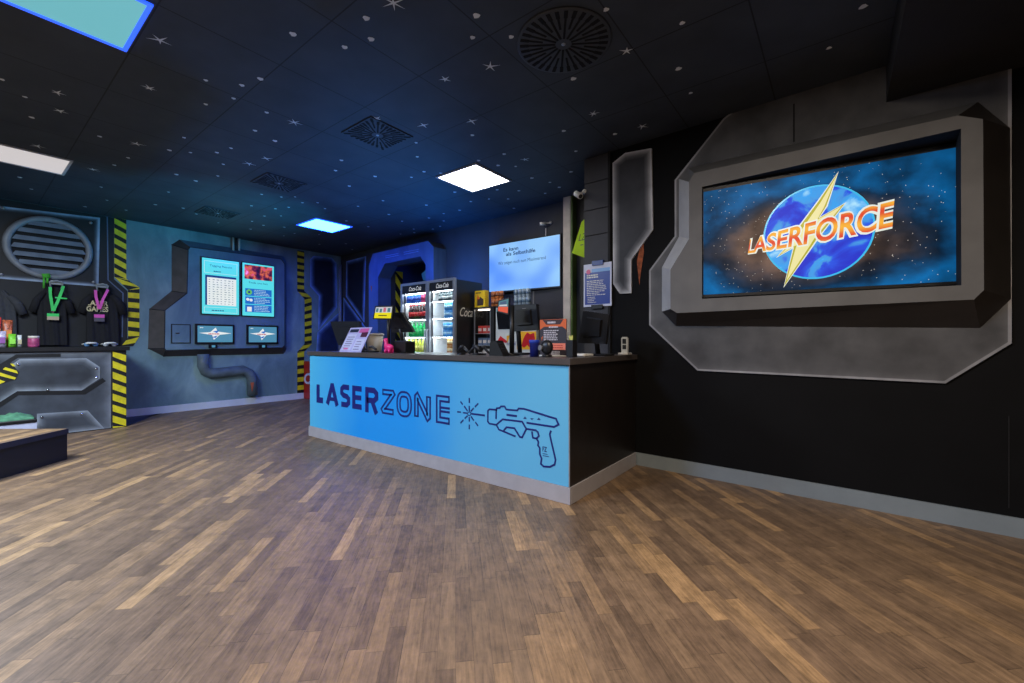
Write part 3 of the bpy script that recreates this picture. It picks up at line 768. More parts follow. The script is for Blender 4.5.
b.glow(LW, LW.pts([(90,178),(70,200),(70,385),(128,450),(125,683),(250,530),(245,225),(215,190)], **kk), .1, .001, .014, BLUE_E, BLUE_I)
b.glow(LW, clampz(LW.pts([(230,415),(125,512),(120,600),(118,790),(230,760)], k=4.555, ox=290, oy=220)), .1, .001, .014, BLUE_E, (22, 38, 80))
struct('painted_bracket', b, None, wl)
b = B().use(PAINT)
b.glow(BW, BW.pts([(320,215),(452,180),(440,630),(318,455)], **kk), .1, .001, .014, BLUE_E, BLUE_I)
b.glow(BW, clampz(BW.pts([(300,462),(450,665),(450,800),(300,800)], **kk)), .09, .001, .014, BLUE_E, (22, 38, 80))
struct('painted_bracket', b, None, wb)
# corner pipe
cpt = BW.P(.07, 0, .06)
t = B(); t.tube([(cpt.x, cpt.y, .12), (cpt.x, cpt.y, 2.8)], .035, 10)
tag(obj('corner_pipe', t, M('pipe_grey_blue', (120, 130, 145), .5)), 'upright grey pipe standing in the far left corner of the room', 'pipe')

# wall console
t = thing('wall_console', 'blue grey angular console boxed on the left wall around four screens', 'wall panel', LW.P(2.6, .9, 0))
CD = .14
Oc = LW.pts([(171.6,244.5),(171.6,291),(149.2,309),(148,348.6),(163.7,356.5),(283.6,353.8),(286.5,349),(286.5,262),(283,256),(179.5,239.5)], .002)
Fc = LW.pts([(188.2,250),(187,293.3),(165,310.4),(164.5,348.3),(166,350.3),(282,347.6),(284.8,345.5),(284.8,264),(281,259),(190,247)], CD)
CON = mottled('console_blue_paint', (80, 108, 124), (100, 130, 146), (124, 154, 168))
CONE = M('console_brown_edge', (70, 66, 66), .55, noise=.2)
CONL = M('console_edge_outline', (22, 26, 34), .6)
b = B(); lo = [b.v(LW.P(a, z, .001)) for a, z in Oc]; hi = [b.v(LW.P(a, z, CD)) for a, z in Fc]
for i in range(10):
    b.use(CONE if i in (0, 1, 2, 3, 4, 5, 9) else CON); j = (i + 1) % 10; b.face([lo[i], lo[j], hi[j], hi[i]])
b.use(CON)
for q in tessellate_polygon([[Vector((a, z, 0)) for a, z in Fc]]): b.face([hi[i] for i in q])
b.use(CONL); b.stroke(LW, Fc, .012, CD - .002, CD + .002, closed=True)
for i in (0, 1, 2, 3, 4): 
    b.tube([LW.P(*Oc[i], .001), LW.P(*Fc[i], CD)], .007, 6)
obj('console_body', b, None, t)
b = B().use(CON); hr = LW.rect(171.5, 324.6, 190, 343, CD); b.prect(LW, hr, CD, CD + .008); b.use(CONL)
b.stroke(LW, [(hr[0], hr[1]), (hr[2], hr[1]), (hr[2], hr[3]), (hr[0], hr[3])], .014, CD + .002, CD + .010, closed=True)
h_ = obj('access_hatch', b, None, t)
b = B(); cxh = (hr[0] * .8 + hr[2] * .2, (hr[1] + hr[3]) / 2); b.slab(LW, [(cxh[0], cxh[1]), (cxh[0] + .05, cxh[1]), (cxh[0] + .05, cxh[1] + .02), (cxh[0], cxh[1] + .02)], CD + .008, CD + .016); obj('latch', b, CHROME, h_)

def display(fr, q, d, label, name, bez=.012, th=.03, cat='screen', base=None, group=None):
    """q: pixel rectangle of the lit area; returns thing, (a0,z0,a1,z1), display part"""
    P_ = fr.pts(q, d + th); a0 = (P_[0][0] + P_[3][0]) / 2; a1 = (P_[1][0] + P_[2][0]) / 2; z1 = (P_[0][1] + P_[1][1]) / 2; z0 = (P_[2][1] + P_[3][1]) / 2
    t = thing(name, label, cat, fr.P((a0 + a1) / 2, z0, d), group)
    b = B(); b.prect(fr, (a0 - bez, z0 - bez, a1 + bez, z1 + bez), d, d + th - .001); obj('casing', b, BLACK, t)
    b = B(); b.prect(fr, (a0, z0, a1, z1), d + th - .001, d + th); dd = obj('display', b, base, t)
    return t, (a0, z0, a1, z1), dd
CY_ = _scr('screen_cyan', (92, 226, 240), 1.0); CYL = _scr('screen_pale_cyan', (200, 238, 244), 1.0); NVS = _scr('screen_navy', (20, 62, 130), 1)
WHS = _scr('screen_white', (235, 240, 242), 1.0); BLU = _scr('screen_blue', (36, 110, 205), 1)
t, (a0, z0, a1, z1), dd = display(LW, [(202,257.5),(239,262),(239,315),(202,313.5)], CD + .001, 'portrait screen with a white score table, left one of the tall pair', 'portrait_screen', base=CY_)
D = CD + .031 + .0015; w, h = a1 - a0, z1 - z0
R = lambda u0, v0, u1, v1: (a0 + w * u0, z0 + h * v0, a0 + w * u1, z0 + h * v1)
def fq(b, fr, r, d): b.quad(fr.P(r[0], r[1], d), fr.P(r[2], r[1], d), fr.P(r[2], r[3], d), fr.P(r[0], r[3], d))
b = B(); b.use(NVS); fq(b, LW, R(.08, .16, .92, .70), D); b.text(LW, 'Tagging Results', a0 + w / 2, z0 + h * .86, h * .035, D, w=w * .6, align='c')
b.lines(LW, R(.25, .05, .75, .08), 1, D); b.lines(LW, R(.3, .76, .6, .79), 1, D)
b.use(WHS); fq(b, LW, R(.13, .16, .92, .66), D + .001)
b.use(_scr('screen_grey', (120, 140, 160), 1))
for i in range(11):
    for j in range(7): fq(b, LW, R(.17 + .105 * j, .185 + .043 * i, .205 + .105 * j + .015 * ((i * j) % 3), .197 + .043 * i), D + .002)
b.use(CYL); b.stroke(LW, [(a0 + w * .06, z0 + h * .03), (a0 + w * .94, z0 + h * .03), (a0 + w * .94, z0 + h * .12), (a0 + w * .06, z0 + h * .12)], .006, D - .001, D, True)
b.stroke(LW, [(a0 + w * .06, z0 + h * .74), (a0 + w * .94, z0 + h * .74), (a0 + w * .94, z0 + h * .95), (a0 + w * .06, z0 + h * .95)], .006, D - .001, D, True)
obj('table_picture', b, None, dd)
t, (a0, z0, a1, z1), dd = display(LW, [(242.5,262.5),(274,266.5),(274,316.6),(242.5,315.5)], CD + .001, 'portrait screen with a concert picture above three blue boxes, right one of the tall pair', 'portrait_screen', base=CY_)
w, h = a1 - a0, z1 - z0
def concert():
    m, n, l, b = nt('screen_concert'); tc = n.new('ShaderNodeTexCoord'); b.inputs['Base Color'].default_value = (.01, .01, .01, 1)
    nz = n.new('ShaderNodeTexNoise'); nz.inputs['Scale'].default_value = 9; nz.inputs['Detail'].default_value = 3; l.new(tc.outputs['Object'], nz.inputs['Vector'])
    r = n.new('ShaderNodeValToRGB'); e = r.color_ramp.elements; e[0].position = .36; e[0].color = S((30, 14, 50)); e[1].position = .72; e[1].color = S((250, 150, 240))
    for p, c in ((.46, (120, 26, 60)), (.54, (220, 110, 60)), (.6, (210, 60, 110))): q = e.new(p); q.color = S(c)
    l.new(nz.outputs['Fac'], r.inputs['Fac']); l.new(r.outputs['Color'], b.inputs['Emission Color']); b.inputs['Emission Strength'].default_value = 1
    return m
b = B(); b.use(concert()); fq(b, LW, R(.06, .70, .94, .97), D); b.use(NVS); b.text(LW, 'Finde uns hier', a0 + w / 2, z0 + h * .62, h * .035, D, w=w * .6, align='c')
b.use(BLU)
for i in range(3): fq(b, LW, R(.08, .38 - .155 * i, .92, .52 - .155 * i), D)
b.use(CYL)
for i in range(3): b.lines(LW, R(.36, .39 - .155 * i, .9, .51 - .155 * i), 4, D + .001, .3, i + 3)
b.use(_scr('screen_green', (110, 200, 90), 1)); disc(b, LW, a0 + w * .2, z0 + h * .45, w * .09, w * .09, D + .001, 16)
b.use(WHS); disc(b, LW, a0 + w * .16, z0 + h * .31, w * .05, w * .05, D + .001, 12); disc(b, LW, a0 + w * .26, z0 + h * .30, w * .05, w * .05, D + .001, 12); fq(b, LW, R(.14, .08, .28, .17), D + .001)
b.use(NVS); disc(b, LW, a0 + w * .2, z0 + h * .45, w * .04, w * .04, D + .002, 12)
obj('poster_picture', b, None, dd)
def small(q, label):
    global a0, z0, a1, z1, w, h
    t, (a0, z0, a1, z1), dd = display(LW, q, CD + .001, label, 'wall_monitor', .03, .03, base=_scr('screen_steel' , (78, 140, 176), 1) if 'screen_steel' not in _m else _m['screen_steel'])
    w, h = a1 - a0, z1 - z0; b = B(); b.use(WHS)
    P2 = lambda L: [(a0 + w * u, z0 + h * v) for u, v in L]
    polyf(b, LW, P2([(.04, .56), (.35, .62), (.5, .9), (.56, .66), (.96, .55), (.62, .46), (.45, .14), (.4, .44)]), D)
    b.use(BLU); polyf(b, LW, P2([(.42, .66), (.6, .74), (.54, .56)]), D + .001); polyf(b, LW, P2([(.38, .3), (.56, .42), (.5, .26)]), D + .001)
    b.use(_scr('screen_red' , (200, 90, 110), 1) if 'screen_red' not in _m else _m['screen_red']); b.lines(LW, R(.3, .46, .75, .56), 1, D + .001, .7, 4)
    b.use(WHS); b.lines(LW, R(.06, .84, .2, .92), 1, D)
    obj('logo_picture', b, None, dd)
small([(197.6,325.6),(232.6,326.4),(232.6,342.3),(197.6,342.0)], 'small landscape monitor in the left wall console beside the hatch')
small([(248.8,326.6),(276.6,327.2),(276.6,342.2),(248.8,342.3)], 'small landscape monitor in the left wall console below the concert screen')
for x, lab in ((212.5, 'small dark card reader under the monitor beside the hatch'), (262.5, 'small dark card reader under the right hand small monitor')):
    r = LW.rect(x - 4, 344.6, x + 4, 348, CD); t = thing('card_reader', lab, 'card reader', LW.P((r[0] + r[2]) / 2, r[1], CD))
    b = B(); b.prect(LW, r, CD + .003, CD + .03); obj('casing', b, BLACK, t)
    b = B(); m = (r[0] + r[2]) / 2; b.prect(LW, (m - .02, r[1] + .01, m + .03, r[3] - .01), CD + .03, CD + .033); obj('reading_light', b, _m['screen_steel'], t)
# conduits above the console
for i, x in enumerate((233.2, 236.2, 239.2)):
    a, z0_ = LW.px(x, 250.5, .05); za = LW.px(x, 236.5, .05)[1]
    b = B(); p = LW.P(a, 0, .05); b.tube([(p.x, p.y, z0_), (p.x, p.y, min(za, HT - .002))], .018, 8)
    tag(obj('conduit', b, WHITE if i != 1 else DARK), ['white conduit above the console, first of three from the left', 'dark conduit between the two white ones above the console', 'white conduit above the console, first of three from the right'][i], 'conduit')
# bent pipe under the console
b = B().use(M('pipe_painted_teal_grey', (96, 112, 120), .5, noise=.25))
pp = [(203,354),(203,366),(205.5,371),(211,373.5),(243,370),(249,373),(252,379),(252.5,395)]
P3 = [LW.P(*LW.px(x, y, .05), .05) for x, y in pp]; b.tube(P3, .085, 12)
t = tag(obj('bent_pipe', b), 'thick bent grey pipe running from the console down to the skirting', 'pipe')
b = B(); b.slab(LW, LW.pts([(250.5,382.5),(254,382.5),(253,388),(252,392),(251.3,387)], .137), .132, .139); obj('orange_mark', b, M('orange_mark_paint', (190, 96, 60), .7), t)

# vent panel painted on the upper left wall
k45 = dict(k=4.553, ox=0, oy=190)
b = B().use(PAINT)
vp = LW.pts([(-330,35),(455,127),(448,440),(-330,378)], **k45)
b.glow(LW, vp, .045, .001, .012, (120, 134, 152), (20, 22, 26), line=(140, 158, 182), lw=.02)
b.stroke(LW, LW.pts([(488,115),(492,410),(560,470),(556,670)], **k45), .012, .001, .004) if False else None
struct('painted_vent_panel', b, None, wl)
b = B().use(M('pale_blue_line_paint', (86, 100, 128), .6)); b.stroke(LW, LW.pts([(488,115),(492,410),(560,470),(556,670)], **k45), .014, .001, .004); struct('painted_line', b, None, wl)
MB = M('merch_wall_black', (24, 26, 30), .65)
b = B(); e2 = LW.px(114, 280)[0]
b.slab(LW, [(-4.6, 1.08), (LW.px(127.5, 300)[0], 1.08), (LW.px(127.5, 300)[0], LW.px(127, 291)[1]), (e2, LW.px(114, 279)[1]), (e2, HT - .002), (-4.6, HT - .002)], .0001, .0004)
struct('merchandise_backing', b, MB, wl)
la0, _, la1, _ = LW.rect(6, 220, 89, 276); lz1 = LW.px(47, 219.5)[1]; lz0 = LW.px(47, 277)[1]
vc = ((la0 + la1) / 2, (lz0 + lz1) / 2); vr = (la1 - la0) / 2; vz = (lz1 - lz0) / 2
t = thing('wall_grille', 'large round louvred grille on the upper left wall', 'grille', LW.P(vc[0], vc[1], .012))
b = B(); ring = [LW.P(vc[0] + vr * math.cos(q), vc[1] + vz * math.sin(q), .03) for q in [2 * PI * k / 48 for k in range(49)]]; b.tube(ring, .04, 8, cap=False)
obj('ring', b, M('grille_ring_grey', (128, 134, 142), .45, noise=.2), t)
b = B(); b.use(MATTE); V = [b.v(LW.P(vc[0] + vr * math.cos(q), vc[1] + vz * math.sin(q), .0135)) for q in [2 * PI * k / 40 for k in range(40)]]; b.face(V); obj('backing', b, None, t)
b = B(); b.use(M('louvre_grey', (120, 132, 146), .5, noise=.2))
for i in range(7):
    v_ = -.82 + i * .27; zc = vc[1] + vz * v_; hw = vr * math.sqrt(max(0, 1 - (v_ + .02) ** 2)) * .92; hs = vz * .085
    b.hexa([LW.P(vc[0] - hw, zc - hs, .05), LW.P(vc[0] + hw, zc - hs, .05), LW.P(vc[0] + hw * .9, zc + hs * .8, .016), LW.P(vc[0] - hw * .9, zc + hs * .8, .016)],
           [LW.P(vc[0] - hw, zc - hs, .058), LW.P(vc[0] + hw, zc - hs, .058), LW.P(vc[0] + hw * .9, zc + hs * .9, .024), LW.P(vc[0] - hw * .9, zc + hs * .9, .024)])
obj('louvres', b, None, t)
def rivet(fr, p, d, parent, r=.018):
    b = B(); c = fr.P(*p, d); b.ball(c, r, 10, 6); obj('rivet', b, CHROME if fr is MC else ALU, parent)
pv = [o for o in wl.children if o.name.startswith('painted_vent')][0]
for x, y in ((14,83),(412,150),(425,420),(5,385)): rivet(LW, LW.pts([(x, y)], **k45)[0], .014, pv, .02)

# ================================================================== merchandise counter
t = thing('merchandise_counter', 'grey airbrushed counter with hazard stripes along the left wall', 'counter', (-8.1, 0, 0))
MCE = MC.px(126.3, 400)[0]
b = B(); b.box(-8.58, -3.5, .0, -7.64, MCE, 1.03); obj('body', b, M('merch_counter_body', (30, 32, 36), .6), t)
b = B(); b.box(-8.58, -3.5, 1.031, -7.60, MCE + .03, 1.08); obj('worktop', b, M('merch_worktop_black', (20, 22, 26), .4), t)
k7 = dict(k=7.592, ox=0, oy=340)
b = B().use(PAINT)
ex = MC.pts([(842, 300)], **k7)[0][0]
b.glow(MC, [(-1.4, .01), (ex, .01), (ex, 1.015), (-1.4, 1.015)], .12, 0, .004, (112, 118, 126), (66, 72, 80))
base_p = obj('front_panel', b, None, t)
CH = M('channel_black', (12, 13, 16), .6)
b = B().use(CH)
b.stroke(MC, MC.pts([(-330,720),(0,488),(130,402),(640,397),(790,300)], **k7), .055, .004, .007)
b.stroke(MC, MC.pts([(-300,430),(0,200),(130,122),(460,116)], **k7), .04, .004, .007)
obj('painted_channel', b, None, base_p)
b = B().use(PAINT)
b.glow(MC, MC.pts([(150,145),(655,138),(757,205),(757,290),(620,382),(130,388),(0,470),(-200,620),(-200,400),(0,250)], **k7), .09, .004, .012, (140, 148, 156), (52, 57, 64))
pa = obj('painted_plate', b, None, base_p)
b = B().use(PAINT)
cc = MC.pts([(280,560),(665,535),(775,660),(800,700)], **k7)
b.glow(MC, [cc[0], cc[1], (cc[2][0] + .02, .012), (cc[0][0], .012)], .08, .004, .012, (140, 148, 156), (58, 63, 70))
pc = obj('painted_plate', b, None, base_p)
for x, y in ((135,185),(730,215),(730,283),(362,378)): rivet(MC, MC.pts([(x, y)], **k7)[0], .012, pa, .016)
for x, y in ((317,585),(617,562)): rivet(MC, MC.pts([(x, y)], **k7)[0], .012, pc, .016)
b = B(); b.hazard(MC, MC.px(112.6, 351.5), MC.px(126, 351.5), (MC.px(112.6, 427)[0], .005), (MC.px(126, 427)[0], .005), 7, .5, .62, .0005, .006, .002, -.15)
obj('hazard_stripes', b, None, base_p)
b = B(); b.use(HBLK); b.slab(MC, MC.pts([(-150,300),(0,195),(75,165),(145,245),(120,300),(0,335),(-150,380)], **k7), .012, .015); b.use(YEL)
for q in ([(75,180),(100,180),(118,200),(95,198)], [(20,222),(40,206),(125,232),(136,255)], [(-60,235),(0,246),(122,285),(110,300),(0,272),(-60,258)], [(-60,290),(0,302),(40,315),(0,332),(-60,330)]):
    p_ = MC.pts(q, **k7); b.hexa([MC.P(a, z, .015) for a, z in p_], [MC.P(a, z, .017) for a, z in p_])
obj('hazard_patch', b, None, base_p)

# ------------------------------------------------------------------ T-shirts, lanyards, clips
def shirt(name, label, q, d, mat, prt=None, cat='t-shirt', group=None):
    """hanging shirt: body box in pixels x0,y0,x1,y1"""
    a0, z0, a1, z1 = LW.rect(*q, d); w, h = a1 - a0, z1 - z0; m = (a0 + a1) / 2
    t = thing(name, label, cat, LW.P(m, z0, d), group)
    b = B(); b.sm = True; N, R_ = 22, 16; g = []
    def half(v):   # half width of the body at height v 0..1
        return w * (.33 + .02 * (1 - v)) if v < .82 else w * (.33 - (v - .82) / .18 * .20)
    for i in range(R_ + 1):
        v = i / R_; hw = half(v); row = []
        for j in range(N + 1):
            u = -1 + 2 * j / N; dip = -.07 * h * max(0, 1 - (u * 1.6) ** 2) * (v > .95)
            dd_ = .035 * math.sqrt(max(0, 1 - u * u * .92)) + .012 * math.sin(7 * u + 3 * v) * (1 - v * .5) + .006 * math.sin(19 * u + 5 * v)
            row.append(b.v(LW.P(m + u * hw, z0 + h * v + dip, d + .01 + dd_)))
        g.append(row)
    for i in range(R_):
        for j in range(N): b.face([g[i][j], g[i][j + 1], g[i + 1][j + 1], g[i + 1][j]])
    bk = [b.v(LW.P(m - half(i / R_), z0 + h * i / R_, d)) for i in range(R_ + 1)]; bk2 = [b.v(LW.P(m + half(i / R_), z0 + h * i / R_, d)) for i in range(R_ + 1)]
    for i in range(R_):
        b.face([bk[i], g[i][0], g[i + 1][0], bk[i + 1]]); b.face([bk2[i], g[i][-1], g[i + 1][-1], bk2[i + 1]]); b.face([bk[i], bk2[i], bk2[i + 1], bk[i + 1]])
    obj('shirt_body', b, mat, t)
    for s_ in (-1, 1):
        b = B(); sh = LW.P(m + s_ * w * .20, z0 + h * .90, d + .035); mid = LW.P(m + s_ * w * .36, z0 + h * .76, d + .04); en = LW.P(m + s_ * w * .46, z0 + h * .56, d + .035)
        R3 = []
        for p, r in ((sh, .055), (mid, .075), (en, .08)):
            ax = (en - sh).normalized(); sd = LW.N; up = ax.cross(sd).normalized()
            R3.append([p + up * (r * 1.15 * math.cos(2 * PI * k / 12)) * w / .9 + sd * (.03 * math.sin(2 * PI * k / 12)) for k in range(12)])
        b.sm = True; b.rings(R3); obj('sleeve', b, mat, t)
    return t, (m, z0, w, h)
SHB = M('shirt_black_cotton', (26, 26, 30), .9, noise=.2, scale=30, bump=.2); SHG = M('shirt_charcoal_cotton', (58, 60, 64), .85, noise=.2, scale=25, bump=.2)
shirt('t_shirt', 'dark grey shirt hanging at the far left above the sweets', (-32, 290, 25, 344), .03, SHG)
t1, g1 = shirt('t_shirt', 'plain black t-shirt hanging behind the green lanyard', (30, 287, 73, 345), .05, SHB)
t2, g2 = shirt('t_shirt', 'black t-shirt with cream printed lettering behind the pink lanyard', (78.5, 289, 125, 345), .04, SHB)
b = B().use(M('cream_print', (214, 204, 158), .8)); ra = LW.rect(86.5, 300.5, 108.5, 312, .11)
b.text(LW, 'LASER', ra[0], (ra[1] + ra[3]) / 2 + .01, (ra[3] - ra[1]) * .42, .1, w=ra[2] - ra[0], offset=.03)
b.text(LW, 'GAMES', ra[0], ra[1] + .01, (ra[3] - ra[1]) * .42, .1, w=ra[2] - ra[0], offset=.03)
obj('chest_print', b, None, t2)
def lanyard(x, pts_l, pts_r, badge, mat, low, label, tail=None):
    t = thing('lanyard', label, 'lanyard', LW.P(*LW.px(x, 284, .16), .16)); d = .15
    b = B()
    b.stroke(LW, LW.pts(pts_l, d), .03, d - .004, d); b.stroke(LW, LW.pts(pts_r, d), .03, d, d + .004)
    if tail: b.stroke(LW, LW.pts(tail, d), .018, d + .004, d + .008)
    obj('strap', b, mat, t)
    r = LW.rect(*badge, d); zm = r[1] + (r[3] - r[1]) * .55; b = B().use(mat); b.prect(LW, (r[0], zm, r[2], r[3]), d, d + .008); b.use(low); b.prect(LW, (r[0], r[1], r[2], zm), d, d + .007)
    m = (r[0] + r[2]) / 2; b.use(CHROME); b.prect(LW, (m - .008, r[3], m + .008, r[3] + .035), d, d + .006); obj('badge', b, None, t)
GRN = M('green_strap', (72, 224, 110), .7); PNK = M('pink_strap', (232, 96, 190), .7)
lanyard(53, [(50,287),(50.5,296),(53,311)], [(63.5,286),(59.5,297),(53.5,311)], (47,313.5,59,320), GRN, M('badge_beige', (200, 180, 150), .7), 'green lanyard with a green and beige badge hanging from a clip', [(55,297.5),(67,298.7)])
lanyard(99, [(95.5,290),(96,297),(99,309)], [(108,289.5),(103,299),(99.5,309)], (94,314.5,104.5,321.5), PNK, M('badge_grey', (90, 86, 96), .7), 'pink lanyard with a pink badge hanging from a clip')
for x, y, l1 in ((56.5, 284.5, 'clear plastic clip holding the green lanyard'), (102.5, 287.5, 'clear plastic clip holding the pink lanyard')):
    a, z = LW.px(x, y, .13); b = B(); b.use(M('clear_plastic', (150, 158, 162), .2))
    b.tube([LW.P(a - .05, z - .05, .1), LW.P(a - .06, z + .03, .12), LW.P(a, z + .05, .15), LW.P(a + .06, z + .03, .12), LW.P(a + .05, z - .05, .1)], .012, 8); b.prect(LW, (a - .055, z + .0, a + .055, z + .055), .02, .115)
    tag(obj('wall_clip', b), l1, 'clip')
b = B(); b.sm = True; b.use(M('green_fabric', (74, 178, 54), .8))
b.stroke(LW, LW.pts([(42.5,276),(50,275.5)], .1), .06, .07, .1); b.stroke(LW, LW.pts([(44,276),(44,288)], .1), .02, .08, .095); b.stroke(LW, LW.pts([(47.5,276),(47.5,283)], .1), .02, .08, .097)
tag(obj('green_ribbon', b), 'short green ribbon tied at the bottom of the round grille', 'ribbon')
# goods on the merchandise counter
ZM = 1.081
def bag(x0, x1, ytop, u, mat, label, lean=.0, mat2=None):
    fr = Fr(u, 0, 90); a0, _, a1, z1 = fr.rect(x0, ytop, x1, 346); t = thing('sweet_bag', label, 'sweet bag', (u, (a0 + a1) / 2, ZM), 'bags of sweets on the merchandise counter')
    b = B(); b.sm = True; R_ = []
    for i in range(7):
        v = i / 6; th = .005 + .045 * math.sin(PI * min(1, v * .9 + .12)) ; ww = (a1 - a0) / 2 * (1 - .06 * math.sin(PI * v)); zc = ZM + (z1 - ZM) * v
        R_.append([fr.P((a0 + a1) / 2 + ww * math.copysign(abs(math.cos(q)) ** .5, math.cos(q)), zc, lean * v * -.1 + th * math.sin(q)) for q in [2 * PI * k / 14 for k in range(14)]])
    b.rings(R_); obj('pouch', b, mat, t)
    b = B(); b.prect(fr, (a0 + (a1 - a0) * .15, ZM + (z1 - ZM) * .25, a1 - (a1 - a0) * .15, ZM + (z1 - ZM) * .62), .045, .056); obj('printed_label', b, mat2 or WHITE, t)
bag(-8, 1.5, 317, -7.95, M('bag_red', (196, 60, 52), .4, noise=.4, scale=40), 'red sweet bag at the very left edge of the counter', mat2=M('bag_orange', (230, 140, 60), .5))
bag(2, 13, 320, -7.97, M('bag_mixed', (176, 92, 60), .4, noise=.7, scale=60), 'tall orange and brown sweet bag standing behind the green one', mat2=M('bag_orange', (230, 140, 60), .5))
bag(-4, 6.5, 331, -7.8, M('bag_white', (196, 186, 205), .4, noise=.4, scale=40), 'white and purple sweet bag left of the green one', mat2=M('bag_purple', (150, 90, 160), .5))
bag(8, 16.3, 334, -7.8, M('bag_green', (120, 206, 50), .4, noise=.2, scale=30), 'lime green sweet bag on the merchandise counter', mat2=M('bag_lime', (150, 230, 80), .5))
bag(17, 22, 335, -7.82, M('bag_pale', (210, 216, 206), .4, noise=.2), 'pale narrow sweet bag right of the lime green one', mat2=M('bag_beige', (200, 190, 150), .5))
def tub(x0, x1, ytop, u, label):
    fr = Fr(u, 0, 90); a0, _, a1, z1 = fr.rect(x0, ytop, x1, 346); r = (a1 - a0) / 2; c = fr.P((a0 + a1) / 2, 0)
    t = thing('sweet_tub', label, 'tub', (c.x, c.y, ZM)); b = B(); b.lathe([(r * .9, 0), (r, .02), (r * 1.0, (z1 - ZM) * .75), (r * .93, (z1 - ZM) * .8)], c.x, c.y, ZM, 18); obj('tub_body', b, M('tub_magenta', (176, 74, 116), .4, noise=.4, scale=30), t)
    b = B(); b.lathe([(r * .97, (z1 - ZM) * .8), (r * .99, z1 - ZM - .005), (r * .93, z1 - ZM), (0.001, z1 - ZM - .003)], c.x, c.y, ZM, 18); obj('lid', b, M('lid_cream', (226, 216, 200), .5), t)
tub(27.5, 39.8, 336, -7.8, 'magenta tub with a cream lid on the merchandise counter')
gi = 0
for x0, x1, lab in ((83, 99, 'clear blue goggles lying under the printed t-shirt, left pair'), (102, 118, 'clear goggles lying under the printed t-shirt, right pair')):
    fr = Fr(-7.85, 0, 90); a0, _, a1, _ = fr.rect(x0, 342, x1, 346); t = thing('goggles', lab, 'goggles', fr.P((a0 + a1) / 2, ZM)); m = (a0 + a1) / 2; w = a1 - a0
    for s_ in (-1, 1):
        b = B(); b.ball(fr.P(m + s_ * w * .26, ZM + .03, 0), w * .2, 10, 6, (.6, 1, .03 / (w * .2))); obj('lens', b, M('goggle_blue' if gi == 0 else 'goggle_clear', (90, 130, 170) if gi == 0 else (170, 175, 180), .15), t)
    b = B(); b.tube([fr.P(m - w * .5, ZM + .03, -.05), fr.P(m - w * .2, ZM + .05, .04), fr.P(m + w * .2, ZM + .05, .04), fr.P(m + w * .5, ZM + .03, -.05)], .012, 6); obj('goggle_frame', b, WHITE, t); gi += 1

# ================================================================== platform and white crate at the lower left
pc0 = on_z(67.2, 459.2, 0)
cf = lambda X, Z: Vector((X * ct - Z * st, X * st + Z * ct, 0))
e1 = on_z(0, 479.3, 0); dirn = (e1 - pc0).normalized(); prp = cf(-1, -.02).normalized()
def plat(z0, z1, g=0.0):
    A_, B_ = pc0, pc0 + dirn * 2.2; return [A_ + Vector((0, 0, z0)), B_ + Vector((0, 0, z0)), B_ + prp * 1.6 + Vector((0, 0, z0)), A_ + prp * 1.6 + Vector((0, 0, z0))]
t = thing('platform', 'low platform with navy sides and a wooden top at the lower left edge', 'platform', pc0)
b = B(); b.hexa(plat(.001, 0), plat(.27, 0)); obj('platform_base', b, M('navy_side', (20, 24, 40), .5), t)
b = B(); o = [p + (-prp * .008) for p in plat(.271, 0)]; b.hexa(o, [p + Vector((0, 0, .028)) for p in o]); ptop = obj('platform_top', b, FLOOR, t)
b = B(); L2 = [o[0], o[1]]; b.hexa([o[0] - prp * .006 - Vector((0, 0, .02)), o[1] - prp * .006 - Vector((0, 0, .02)), o[1], o[0]], [o[0] - prp * .006 + Vector((0, 0, .029)), o[1] - prp * .006 + Vector((0, 0, .029)), o[1] + Vector((0, 0, .029)), o[0] + Vector((0, 0, .029))]); obj('edge_trim', b, M('navy_trim', (40, 44, 66), .4), t)
# white crate with black lid and green garment
c1 = on_z(37.2, 452, 0); zc = .42
def at_h(x, y, z): return on_z(x, y, z)
fx = Fr(-7.05, 0, 90); a0, z0_, a1, z1_ = fx.rect(-30, 423, 37, 440)
t = thing('storage_crate', 'white storage crate with a black lid behind the low platform', 'crate', (-7.2, (a0 + a1) / 2, 0))
zc = fx.px(20, 424)[1]
b = B(); b.box(-7.5, a0 - .2, .001, -7.05, a1, zc); obj('crate_body', b, M('crate_white', (200, 204, 226), .5), t)
b = B(); b.box(-7.51, a0 - .21, zc + .001, -7.04, a1 + .0, zc + .04, bev=.008); obj('lid', b, BLACK, t)
b = B(); b.sm = True; b.use(M('green_garment', (84, 140, 106), .85, noise=.3, scale=20)); g = []; rr = random.Random(5)
for i in range(13):
    row = []
    for j in range(9):
        u, v = i / 12, j / 8; hgt = .03 + .035 * math.sin(5 * u + 3 * v) ** 2 + .02 * rr.random(); hgt *= .3 + .7 * math.sin(PI * min(max(u, .04), .96)) ; 
        row.append(b.v((-7.46 + .40 * v, a0 + .1 + (a1 - a0 - .12) * u, zc + .041 + hgt * (.25 + .75 * math.sin(PI * min(max(v, .03), .97))))))
    g.append(row)
for i in range(12):
    for j in range(8): b.face([g[i][j], g[i + 1][j], g[i + 1][j + 1], g[i][j + 1]])
lowr = [[b.v((q.co.x, q.co.y, zc + .0405)) for q in row] for row in g]
for i in range(12):
    b.face([g[i][0], g[i + 1][0], lowr[i + 1][0], lowr[i][0]]); b.face([g[i][-1], g[i + 1][-1], lowr[i + 1][-1], lowr[i][-1]])
for j in range(8):
    b.face([g[0][j], g[0][j + 1], lowr[0][j + 1], lowr[0][j]]); b.face([g[-1][j], g[-1][j + 1], lowr[-1][j + 1], lowr[-1][j]])
tag(obj('folded_garment', b), 'crumpled green garment lying on the white crate', 'garment')

